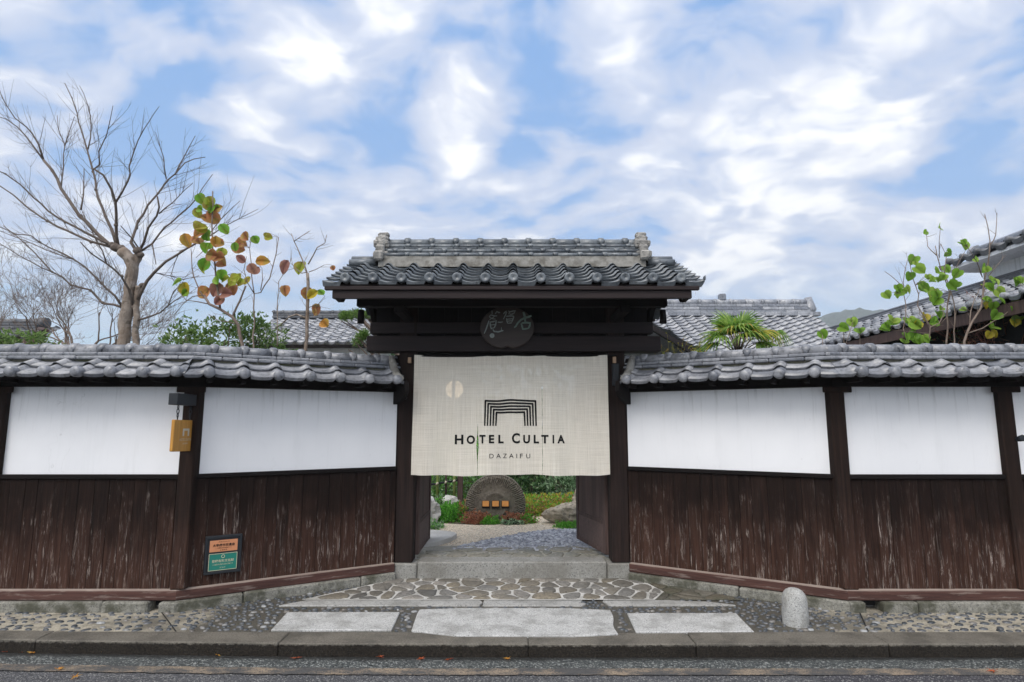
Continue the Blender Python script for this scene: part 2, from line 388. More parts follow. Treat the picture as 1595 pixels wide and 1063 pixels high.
GRAVEL_GREY = gravel_mat('grey_pebble_path', (.16, .17, .20), (.30, .315, .36), (.46, .48, .52), 24, .6)
SOIL = gravel_mat('garden_soil', (.08, .065, .045), (.13, .105, .075), (.10, .11, .05), 30)
def soil_ground():
    m, g = M('plain_ground'); n = g.noise(g.co(), .3, 5, .6)
    g.out(g.mix(n, (.10, .095, .075), (.16, .15, .12)), .95); return m
GROUND = soil_ground()

def flat_mat(name, c, rough=.7, spec=.3, n_amt=.25, scale=20, emit=None):
    m, g = M(name); n = g.noise(g.co(), scale, 4, .6)
    col = g.mix(g.mr(n, .3, .7, 0., n_amt), c, tuple(q * .45 for q in c))
    if emit:
        sh = g.n('ShaderNodeBsdfPrincipled', {'Base Color': col, 'Roughness': rough, 'Emission Color': (*emit[0], 1), 'Emission Strength': emit[1]})
        g.n('ShaderNodeOutputMaterial', {'Surface': sh})
    else: g.out(col, rough, g.bump(n, .15, .003), spec)
    return m
BLACK = flat_mat('black_iron', (.02, .023, .028), .5)
DARKIN = flat_mat('dark_interior', (.012, .012, .013), .9)
INK = flat_mat('black_ink', (.012, .012, .013), .9, .1)
CALLI = flat_mat('faded_white_paint', (.30, .335, .32), .8, .2, .5, 60)
CALLI_G = flat_mat('faded_green_paint', (.20, .27, .23), .8, .2, .5, 60)
PLATE_O = flat_mat('orange_plate', (.60, .25, .12), .5, .4, .15)
PLATE_G = flat_mat('green_plate', (.012, .185, .14), .4, .5, .15)
GILT = flat_mat('pale_gilt', (.55, .52, .36), .5, .5, .2)
BOARD_Y = wood_mat('honey_wood', (.34, .155, .025), (.60, .31, .06), 'z', 0, .55, None, .4)
WHITEPRINT = flat_mat('white_print', (.62, .56, .46), .7)
LAMPGLOW = flat_mat('lantern_paper', (.8, .7, .55), .8, emit=((1., .78, .52), 2.1))
SMALLGLOW = flat_mat('amber_niche', (.6, .28, .08), .8, .2, .55, 18, emit=((1., .42, .12), .10))
HOOK = flat_mat('raw_wood', (.36, .24, .16), .8)
BARK = stone_mat('grey_bark', (.165, .135, .112), (.31, .262, .225), (.08, .065, .052), 9, .9, (.17, .12, .085), .7, bump=1.4, blotch=7.)
BARK_M = stone_mat('branch_bark', (.085, .066, .056), (.17, .138, .118), None, 24, .9, (.085, .06, .048), .6, bump=.8)
BARK_D = stone_mat('twig_bark', (.135, .098, .08), (.26, .205, .17), None, 20, .9, (.08, .055, .045), .5, bump=.6)
def leaf_mat(name, stops, transl=.3, rough=.5, patch=None):
    if transl >= .3: transl += .15
    m, g = M(name); o = g.co(); r = g.rpi(); n = g.noise(o, 22, 4, .6)
    col = g.ramp(r, stops); col = g.mix(g.mr(n, .45, .75, 0., .45), col, tuple(q * .55 for q in stops[0][1]))
    if patch:
        pn = g.noise(g.n('ShaderNodeVectorMath', {0: o, 1: g.xyz(g.m('MULTIPLY', r, 9.), r, 0.)}, operation='ADD'), 9, 5, .65)
        col = g.mix(g.mr(pn, .46, .60, 0., .65, True), col, patch)
        sp = g.noise(o, 70, 3, .6); col = g.mix(g.mr(sp, .66, .72, 0., .6), col, (.06, .03, .015))
    g.out(col, rough, None, .4, transl=transl); return m
L_SHRUB = leaf_mat('shrub_leaves', [(0, (.07, .13, .03)), (.5, (.15, .26, .06)), (.85, (.26, .38, .12)), (1, (.34, .40, .2))])
L_DARK = leaf_mat('dark_leaves', [(0, (.03, .085, .03)), (.5, (.08, .18, .06)), (1, (.20, .33, .13))])
L_PINE = leaf_mat('pine_needles', [(0, (0.056, 0.122, 0.022)), (.6, (0.131, 0.244, 0.041)), (1, (0.225, 0.356, 0.075))])
L_GREEN = leaf_mat('green_leaf', [(0, (0.154, 0.371, 0.038)), (1, (0.283, 0.588, 0.065))], .4, patch=(.30, .34, .05))
L_YG = leaf_mat('yellow_green_leaf', [(0, (0.324, 0.421, 0.049)), (1, (0.535, 0.551, 0.082))], .4, patch=(.36, .20, .06))
L_BROWN = leaf_mat('russet_leaf', [(0, (0.371, 0.142, 0.066)), (1, (0.656, 0.285, 0.120))], .35, patch=(.42, .34, .08))
L_PLUM = leaf_mat('plum_leaf', [(0, (0.318, 0.136, 0.113)), (1, (0.498, 0.249, 0.193))], .3, patch=(.36, .19, .10))
L_YEL = leaf_mat('yellow_leaf', [(0, (0.552, 0.408, 0.030)), (1, (0.696, 0.552, 0.060))], .4, patch=(.40, .40, .06))
L_ORANGE = leaf_mat('orange_leaf', [(0, (0.568, 0.239, 0.045)), (1, (0.718, 0.344, 0.075))], .35, patch=(.46, .36, .06))
L_BRIGHT = leaf_mat('bright_heart_leaf', [(0, (.16, .34, .035)), (.5, (.28, .50, .06)), (1, (.44, .60, .11))], .45)
L_RED = leaf_mat('red_maple_leaf', [(0, (.32, .03, .02)), (1, (.42, .10, .03))], .2)
L_MOSS = leaf_mat('moss_green', [(0, (0.071, 0.238, 0.029)), (.6, (0.155, 0.475, 0.053)), (1, (0.286, 0.665, 0.095))], .3)
L_RUST = leaf_mat('rust_groundcover', [(0, (.30, .11, .07)), (.5, (.46, .20, .12)), (1, (.52, .32, .18))], .3)
L_GOLD = leaf_mat('golden_groundcover', [(0, (.26, .34, .04)), (.35, (.48, .44, .06)), (.7, (.56, .46, .08)), (.85, (.56, .27, .09)), (1, (.30, .42, .06))], .3)
L_GREY = leaf_mat('silvery_leaves', [(0, (0.151, 0.251, 0.138)), (.6, (0.327, 0.503, 0.301)), (1, (0.628, 0.800, 0.528))], .3)
L_PALM = leaf_mat('palm_leaf', [(0, (.08, .19, .025)), (.6, (.20, .36, .05)), (1, (.40, .54, .13))], .4)
L_DRYRED = leaf_mat('dry_red_twigs', [(0, (.12, .035, .025)), (.6, (.20, .07, .045)), (1, (.28, .13, .08))], .1)
BAMBOO = flat_mat('bamboo_green', (.20, .26, .07), .5, .4, .3)
ROPE = flat_mat('pale_knots', (.55, .50, .40), .9)

def cloth_mat():
    m, g = M('open_weave_linen'); o = g.co()
    a = g.noise(g.mp(o, (85, 1, .9)), 1.6, 3, .6); b = g.noise(g.mp(o, (.9, 1, 85)), 1.6, 3, .6); c = g.noise(o, 2.2, 4, .6)
    fa = g.noise(g.mp(o, (380, 1, 5)), 1., 2, .5); fb = g.noise(g.mp(o, (5, 1, 380)), 1., 2, .5)
    t = g.m('ADD', g.m('MULTIPLY', a, .6), g.m('MULTIPLY', b, .4))
    col = g.mix(g.mr(t, .35, .66), (.63, .575, .49), (.85, .80, .715))
    col = g.mix(g.mr(c, .35, .7, 0., .35), col, (.70, .655, .58))
    dif = g.n('ShaderNodeBsdfDiffuse', {'Color': col, 'Normal': g.bump(g.m('ADD', fa, fb), .3, .003)})
    trl = g.n('ShaderNodeBsdfTranslucent', {'Color': col})
    sh = g.n('ShaderNodeMixShader', {0: .16, 1: dif, 2: trl})
    thin = g.mr(g.m('ADD', g.m('MULTIPLY', fa, .5), g.m('MULTIPLY', fb, .5)), .56, .40, .01, .15, True)
    sh = g.n('ShaderNodeMixShader', {0: thin, 1: sh, 2: g.n('ShaderNodeBsdfTransparent')})
    g.n('ShaderNodeOutputMaterial', {'Surface': sh}); return m
LINEN = cloth_mat()

# ------------------------------------------------------------------ the setting: ground, road, pavement
ROADZ = -0.1
mb = MB(); mb.face([(-1500, -1500, -.16), (1500, -1500, -.16), (1500, 1500, -.16), (-1500, 1500, -.16)]); struct(mb.build('ground', GROUND))
mb = MB(); mb.face([(-60, -3.2, ROADZ - .004), (60, -3.2, ROADZ - .004), (60, 5.0, ROADZ - .004), (-60, 5.0, ROADZ - .004)]); struct(mb.build('road', ASPHALT))
mb = MB(); mb.face([(2.02, 1.0, ROADZ), (9, 1.0, ROADZ), (9, 4.33, ROADZ), (2.2, 4.33, ROADZ), (2.08, 4.28, ROADZ)]); struct(mb.build('road_patch', ASPHALT_NEW))
# kerb of long granite stones
mb = MB(); xs = [-9.2, -7.35, -5.3, -3.55, -1.72, .12, 1.35, 2.76, 4.55, 6.4, 8.2]
for a, b in zip(xs, xs[1:]):
    n_ = len(mb.bm.verts); mb.box(a + .002, b - .002, 4.615, 4.862, -.20, .0 + random.uniform(-.002, .002), .007, jit=.0015)
def swing(mb):                          # the road edge swings away a little to the left
    for v in mb.bm.verts:
        if v.co.x < 0: v.co.y += .0062 * min(-v.co.x, 6) ** 2 * (1 if v.co.y < 4.80 else .35)
    return mb
struct(swing(mb).build('kerb', GRAN_KERB))
mb = MB()
for i in range(60):
    x0, x1 = -30 + i, -29 + i
    mb.face([(x0, 4.425, ROADZ), (x1, 4.425, ROADZ), (x1, 4.66, ROADZ + .006), (x0, 4.66, ROADZ + .006)])
struct(swing(mb).build('road_gutter', GUTTER))
mb = MB()
N = 620
for i in range(N):                      # worn, slightly ragged tan edge line
    x0, x1 = -9 + 18 * i / N, -9 + 18 * (i + 1) / N
    def e(x, k): return 4.425 + .012 * mnoise.noise(Vector((x * 6, k, 0))) + .014 * mnoise.noise(Vector((x * 31, k, 4))) + (0 if k else -.108)
    mb.face([(x0, e(x0, 0), ROADZ + .004), (x1, e(x1, 0), ROADZ + .004), (x1, e(x1, 1), ROADZ + .004), (x0, e(x0, 1), ROADZ + .004)])
struct(swing(mb).build('road_edge_line', LINE))
# paved footway with pebbles set in it
def voronoi_cells(pts, bound):
    out = []
    for i, p in enumerate(pts):
        poly = list(bound)
        for j, q in enumerate(pts):
            if i == j or (p - q).length > 1.3: continue
            mid = (p + q) / 2; nrm = q - p; new = []
            for a, b in zip(poly, poly[1:] + poly[:1]):
                da, db = (a - mid).dot(nrm), (b - mid).dot(nrm)
                if da <= 0: new.append(a)
                if da * db < 0: new.append(a + (b - a) * (da / (da - db)))
            poly = new
            if len(poly) < 3: break
        if len(poly) >= 3: out.append(poly)
    return out
def inset(poly, d):
    c = sum(poly, Vector((0, 0))) / len(poly); out = []; n = len(poly)
    area = sum(a.x * b.y - b.x * a.y for a, b in zip(poly, poly[1:] + poly[:1]))
    if area < 0: poly = poly[::-1]
    for i in range(n):
        a, b, c2 = poly[i - 1], poly[i], poly[(i + 1) % n]
        e1, e2 = (b - a), (c2 - b)
        if e1.length < 1e-5 or e2.length < 1e-5: continue
        n1 = Vector((-e1.y, e1.x)).normalized(); n2 = Vector((-e2.y, e2.x)).normalized()
        h = (n1 + n2); L = h.length
        if L < .3: continue
        out.append(b + h / L * min(d / max(L / 2, .35), d * 2))
    return out
def chaikin(poly, k=2):
    for _ in range(k):
        new = []
        for a, b in zip(poly, poly[1:] + poly[:1]): new += [a.lerp(b, .22), a.lerp(b, .78)]
        poly = new
    return poly
def in_poly(p, poly):
    c = False; n = len(poly)
    for i in range(n):
        a, b = poly[i], poly[i - 1]
        if (a.y > p.y) != (b.y > p.y) and p.x < (b.x - a.x) * (p.y - a.y) / (b.y - a.y) + a.x: c = not c
    return c
def rubble(mb, bound, z, sx, sy, gapw, rise, mi, seed):
    rng = random.Random(seed); pts = []
    x0, x1 = min(p.x for p in bound), max(p.x for p in bound); y0, y1 = min(p.y for p in bound), max(p.y for p in bound)
    j = 0; yy = y0 + sy * .3
    while yy < y1:
        xx = x0 + (sx * .5 if j % 2 else 0)
        while xx < x1 + sx:
            p = Vector((xx + rng.uniform(-.5, .5) * sx, yy + rng.uniform(-.5, .5) * sy))
            if in_poly(p, bound): pts.append(p)
            xx += sx
        yy += sy; j += 1
    for poly in voronoi_cells(pts, bound):
        lo = inset(poly, gapw * rng.uniform(.8, 1.3))
        if len(lo) < 3: continue
        lo = chaikin(lo, 1); c = sum(lo, Vector((0, 0))) / len(lo)
        if min((p - c).length for p in lo) < .014: continue
        lo = [p + Vector((rng.uniform(-1, 1), rng.uniform(-1, 1))) * .004 for p in lo]
        h = rise * rng.uniform(.7, 1.25)
        v0 = [mb.bm.verts.new((p.x, p.y, z - .01)) for p in lo]
        v1 = [mb.bm.verts.new((p.x, p.y, z + h * .6)) for p in lo]
        v2 = [mb.bm.verts.new(((p.x - c.x) * .90 + c.x, (p.y - c.y) * .90 + c.y, z + h + rng.uniform(-.001, .001))) for p in lo]
        vc = mb.bm.verts.new((c.x, c.y, z + h + .002))
        n = len(lo)
        for ra, rb in ((v0, v1), (v1, v2)):
            for k in range(n):
                f = mb.bm.faces.new((ra[k], ra[(k + 1) % n], rb[(k + 1) % n], rb[k])); f.material_index = mi; f.smooth = ra is v1
        for k in range(n):
            f = mb.bm.faces.new((v2[k], v2[(k + 1) % n], vc)); f.material_index = mi; f.smooth = True
CORN = (2.92, 5.45); GT = (1.24, 6.45)
SLABS = [[(-1.875, 4.889), (-.936, 4.889), (-.954, 5.325), (-1.912, 5.325)],
         [(-.775, 4.770), (.815, 4.752), (.80, 4.98), (.845, 5.20), (.848, 5.43), (-.80, 5.437), (-.80, 5.25)],
         [(.955, 4.842), (1.868, 4.85), (1.896, 5.30), (.975, 5.298)]]
STRIPS = [[(-2.06, 5.515), (-.285, 5.515), (-.28, 5.56), (-.262, 5.60), (-.285, 5.67), (-1.86, 5.672)],
          [(-.26, 5.515), (.62, 5.51), (.66, 5.57), (.60, 5.60), (.64, 5.665), (-.255, 5.668)],
          [(.86, 5.52), (1.98, 5.525), (1.78, 5.62), (1.42, 5.672), (.82, 5.66)]]
APRON = [Vector(p) for p in ((-1.92, 5.69), (1.30, 5.69), (1.45, 5.95), (1.36, 6.27), (1.30, 6.44), (-1.30, 6.44), (-1.32, 6.30))]
APRON_R = [Vector(p) for p in ((1.30, 5.69), (2.10, 5.69), (1.95, 5.90), (1.36, 6.27), (1.45, 5.95))]
mb = MB()
NX = 180
for i in range(NX):
    for j in range(8):
        x0, x1 = -9.2 + 18.4 * i / NX, -9.2 + 18.4 * (i + 1) / NX; y0, y1 = 4.862 + j * .205, 4.862 + (j + 1) * .205
        def hz_(x, y): return -.004 + .004 * mnoise.noise(Vector((x * 2.2, y * 2.2, 0)))
        f = mb.face([(x0, y0, hz_(x0, y0)), (x1, y0, hz_(x1, y0)), (x1, y1, hz_(x1, y1)), (x0, y1, hz_(x0, y1))], 0, True)
bmesh.ops.remove_doubles(mb.bm, verts=list(mb.bm.verts), dist=.0005)
rng = random.Random(3)
def blocked(p):
    for poly in SLABS + STRIPS:
        if in_poly(p, [Vector((q[0] + (.03 if q[0] > sum(t[0] for t in poly) / len(poly) else -.03), q[1] + (.03 if q[1] > sum(t[1] for t in poly) / len(poly) else -.03))) for q in poly]): return True
    if in_poly(p, APRON) or in_poly(p, APRON_R): return True
    ax = abs(p.x)                      # behind the walls
    if ax > CORN[0]: return p.y > CORN[1] - .12
    if ax > GT[0]: return p.y > GT[1] + (ax - GT[0]) / (CORN[0] - GT[0]) * (CORN[1] - GT[1]) - .13
    return p.y > 6.4
cell = {}
tries = 0; count = 0
while tries < 16000:
    tries += 1
    p = Vector((rng.uniform(-6.2, 6.2), rng.uniform(4.885, 6.3)))
    if blocked(p): continue
    dense = abs(p.x) < 2.7
    a = rng.uniform(.016, .034) if dense else rng.uniform(.022, .040); b = a * rng.uniform(.5, .72)
    key = (int(p.x / .1), int(p.y / .1)); ok = True
    for dx in (-1, 0, 1):
        for dy in (-1, 0, 1):
            for q, r_ in cell.get((key[0] + dx, key[1] + dy), ()):
                if (q - p).length < (r_ + a) * (.86 if dense else 1.03): ok = False
    if not ok: continue
    cell.setdefault(key, []).append((p, a)); count += 1
    th = rng.gauss(0, .5); c_, s_ = math.cos(th), math.sin(th); h = rng.uniform(.006, .012)
    rings = []
    for (rr, zz_) in ((1.0, -.004), (.86, h * .62), (.5, h)):
        rings.append([mb.bm.verts.new((p.x + (math.cos(t) * a * c_ - math.sin(t) * b * s_) * rr, p.y + (math.cos(t) * a * s_ + math.sin(t) * b * c_) * rr, zz_ - .002)) for t in [2 * math.pi * k / 9 for k in range(9)]])
    for ra, rb in zip(rings, rings[1:]):
        for k in range(9):
            f = mb.bm.faces.new((ra[k], ra[(k + 1) % 9], rb[(k + 1) % 9], rb[k])); f.material_index = 1; f.smooth = True
    f = mb.bm.faces.new(rings[-1]); f.material_index = 1; f.smooth = True
struct(mb.build('pavement', [PAVE, PEBBLE]))
# control joints in the footway
mb = MB()
for a, b in (((-2.985, 5.335), (-2.60, 4.865)), ((2.96, 5.33), (2.757, 4.865))):
    mb.face([(a[0] - .006, a[1], .0035), (b[0] - .006, b[1], .0035), (b[0] + .006, b[1], .0035), (a[0] + .006, a[1], .0035)])
struct(mb.build('pavement_joint', DARKIN))
mb = MB()
for poly in SLABS:
    v = [Vector(q) for q in poly]
    mb.prism([(q.x, q.y) for q in chaikin(v, 1)] if len(poly) > 4 else poly, 'z', -.05, .010, 0, .005)
struct(mb.build('granite_paving_slabs', GRAN_SLAB))
mb = MB()
for poly in STRIPS: mb.prism(poly, 'z', -.05, .009, 0, .004)
struct(mb.build('granite_paving_strip', GRAN_STRIP))
mb = MB(); mb.face([(p.x, p.y, .006) for p in APRON], 0)
rubble(mb, [Vector(p) for p in ((-1.86, 5.695), (1.30, 5.695), (1.44, 5.95), (1.34, 6.26), (1.27, 6.425), (-1.27, 6.425), (-1.30, 6.29))], .006, .205, .152, .0135, .010, 1, 5)
mb.face([(p.x, p.y, .004) for p in APRON_R], 2)
rubble(mb, APRON_R, .004, .21, .15, .010, .011, 3, 6)
struct(mb.build('rubble_apron', [MORTAR_W, RUBBLE, MORTAR_D, RUBBLE_DARK]))
# garden levels behind the gate
FZ = .165
mb = MB(); mb.face([(-1.9, 6.56, FZ - .012), (1.9, 6.56, FZ - .012), (1.9, 7.35, FZ - .012), (-1.9, 7.35, FZ - .012)])
rubble(mb, [Vector(p) for p in ((-1.2, 6.57), (1.2, 6.57), (1.2, 7.22), (.4, 7.30), (-.6, 7.16), (-1.2, 7.05))], FZ - .012, .24, .17, .011, .010, 1, 11)
struct(mb.build('threshold_paving', [MORTAR_G, RUBBLE_WET]))
mb = MB(); mb.face([(-9, 6.6, FZ - .03), (9, 6.6, FZ - .03), (9, 24, FZ - .03), (-9, 24, FZ - .03)]); struct(mb.build('garden_ground', SOIL))
mb = MB()
tan = [(-1.6, 7.0), (2.2, 7.2), (2.2, 8.7), (1.2, 9.1), (1.0, 10.6), (.35, 10.6), (.3, 9.3), (.1, 8.95), (-.5, 8.85), (-1.0, 9.0), (-1.35, 8.7), (-1.6, 8.4)]
mb.face([(x_, y_, FZ - .020) for x_, y_ in tan]); struct(mb.build('gravel_bed', GRAVEL_TAN))
mb = MB()
gp = [(-.72, 7.16), (-.3, 7.05), (1.3, 7.08), (1.6, 8.5), (.95, 8.56), (.5, 8.44), (.1, 8.18), (-.35, 7.72), (-.62, 7.36)]
mb.face([(x_, y_, FZ - .015) for x_, y_ in gp])
rng = random.Random(12)
for k in range(2600):                  # rounded pebbles standing proud of the path
    p = Vector((rng.uniform(-.7, 1.5), rng.uniform(7.08, 8.5)))
    if not in_poly(p, [Vector(q) for q in gp]): continue
    a = rng.uniform(.016, .030); b = a * rng.uniform(.6, .85); th = rng.uniform(0, 3.14); c_, s_ = math.cos(th), math.sin(th); h = a * .55
    rr = []
    for (q, zz_) in ((1., -.004), (.8, h * .7)):
        rr.append([mb.bm.verts.new((p.x + (math.cos(t) * a * c_ - math.sin(t) * b * s_) * q, p.y + (math.cos(t) * a * s_ + math.sin(t) * b * c_) * q, FZ - .015 + zz_)) for t in [2 * math.pi * i / 7 for i in range(7)]])
    top = mb.bm.verts.new((p.x, p.y, FZ - .015 + h))
    for i in range(7):
        mb.bm.faces.new((rr[0][i], rr[0][(i + 1) % 7], rr[1][(i + 1) % 7], rr[1][i])).material_index = 1
        mb.bm.faces.new((rr[1][i], rr[1][(i + 1) % 7], top)).material_index = 1
for f in mb.bm.faces: f.smooth = True
PATHP = leaf_mat('path_pebbles', [(0, (.20, .21, .25)), (.5, (.37, .385, .44)), (1, (.58, .60, .65))], 0.0, .5)
struct(mb.build('pebble_path', [GRAVEL_GREY, PATHP]))

# ------------------------------------------------------------------ roof tiles
def prof(s):
    """height of an S-shaped pantile across one pitch: hollow pan, then the roll"""
    if s < .66: return -.5 + .5 * math.cos(2 * math.pi * min(1., s / .66) * 1.0) if False else -math.sin(math.pi * s / .66) ** .85 * .55
    return math.sin(math.pi * (s - .66) / .34) ** .9
NS = 12
def tiles(mb, O, U, V, Nn, width, slope, pitch, expo, amp=.042, lap=.024, eave='plain', u_off=0., lip=.04, jitter=.002, seed=1, thick=.018, fine=True, keep=None, pan=1., disc=1.12):
    rng = random.Random(seed); U = Vector(U); V = Vector(V); Nn = Vector(Nn); O = Vector(O)
    ncol = int(round(width / pitch)); nrow = int(math.ceil(slope / expo)); ss = [i / NS for i in range(NS + 1)] if fine else [0, .17, .33, .5, .66, .75, .83, .92, 1]
    for c in range(ncol):
        for r in range(nrow):
            if keep and not keep((c + .5) * pitch + u_off, (r + .5) * expo): continue
            ju, jv, jn = rng.uniform(-1, 1) * jitter, rng.uniform(-1, 1) * jitter * 2, rng.uniform(-.3, 1) * jitter
            tilt = rng.uniform(-1, 1) * jitter
            v0 = r * expo + jv; v1 = min(r * expo + expo * 1.25, slope + .01)
            def P(s, v, n):
                u = (c + s) * pitch + u_off + ju
                h_ = prof(s)
                return O + U * u + V * v + Nn * ((h_ if h_ > 0 else h_ * pan) * amp + n + jn + tilt * (s - .5))
            L = (lip if r == 0 and eave != 'none' else thick)
            fr = [mb.bm.verts.new(P(s, v0, lap)) for s in ss]; bk = [mb.bm.verts.new(P(s, v1, .0)) for s in ss]
            # the drip lip of the eave course hangs lowest in the pan
            lo = []
            for s in ss:
                hang = L * (1. if s < .66 else .45)
                lo.append(mb.bm.verts.new(P(s, v0, lap - hang) + V * .002))
            for k in range(len(ss) - 1):
                f = mb.bm.faces.new((fr[k], fr[k + 1], bk[k + 1], bk[k])); f.smooth = True
                f = mb.bm.faces.new((lo[k], lo[k + 1], fr[k + 1], fr[k])); f.smooth = False
            if r == 0 and eave != 'none':   # soffit of the lip
                b2 = [mb.bm.verts.new(P(s, v0 + .12, lap - thick)) for s in ss]
                for k in range(len(ss) - 1): mb.bm.faces.new((lo[k + 1], lo[k], b2[k], b2[k + 1]))
                # round end cap of the roll
                cc = P(.83, v0, lap + amp * .02 - amp * .45) ; rad = amp * disc
                side = U.cross(V).normalized(); fwd = (-V - Vector((0, 0, V.z)) * 0).copy(); fwd = Vector((-V.x, -V.y, 0)).normalized()
                up = fwd.cross(U).normalized()
                if up.z < 0: up = -up
                def C(t, rr, f_): return cc + U * (math.cos(t) * rr) + up * (math.sin(t) * rr) + fwd * f_
                n = 18; T = [2 * math.pi * k / n for k in range(n)]
                st = [(rad, -.05), (rad, .012), (rad * .86, .02), (rad * .62, .016 if eave == 'boss' else .026), (rad * .28, .016 if eave == 'boss' else .030), (rad * .12, .008 if eave == 'boss' else .031)]
                rr_ = [[mb.bm.verts.new(C(t, a, b)) for t in T] for a, b in st]
                for A, B in zip(rr_, rr_[1:]):
                    for k in range(n):
                        f = mb.bm.faces.new((A[k], A[(k + 1) % n], B[(k + 1) % n], B[k])); f.smooth = True
                mb.bm.faces.new(rr_[-1])
def strip_row(mb, x0, x1, yc, half, z0, z1, seg, phase=0., round_=True, rng=random):
    """a row of flat or half-round ridge tiles laid end to end"""
    x = x0 - phase
    while x < x1:
        a, b = max(x, x0) + .0015, min(x + seg, x1) - .0015
        if b - a > .02:
            j = rng.uniform(-.003, .003); w = half + j
            mb.box(a, b, yc - w, yc + w, z0 + j * .3, z1 + j * .3, .008)
        x += seg
def roll_row(mb, x0, x1, yc, zc, rad, seg, phase, collar=.022, n=16, rng=random):
    x = x0 - phase
    while x < x1:
        a, b = max(x, x0), min(x + seg, x1)
        if b - a > .03:
            dz = rng.uniform(-.003, .003); dy = rng.uniform(-.003, .003)
            mb.tube([(a, yc + dy, zc + dz), (b - .002, yc, zc + dz * .5)], rad * rng.uniform(.97, 1.03), n)
            if a > x0 - phase + .001 or phase == 0:
                mb.tube([(a - .028, yc, zc), (a - .026, yc, zc + .003), (a + .012, yc, zc + .003), (a + .014, yc, zc)], [rad, rad + collar * .5, rad + collar * .5, rad], n)
        x += seg

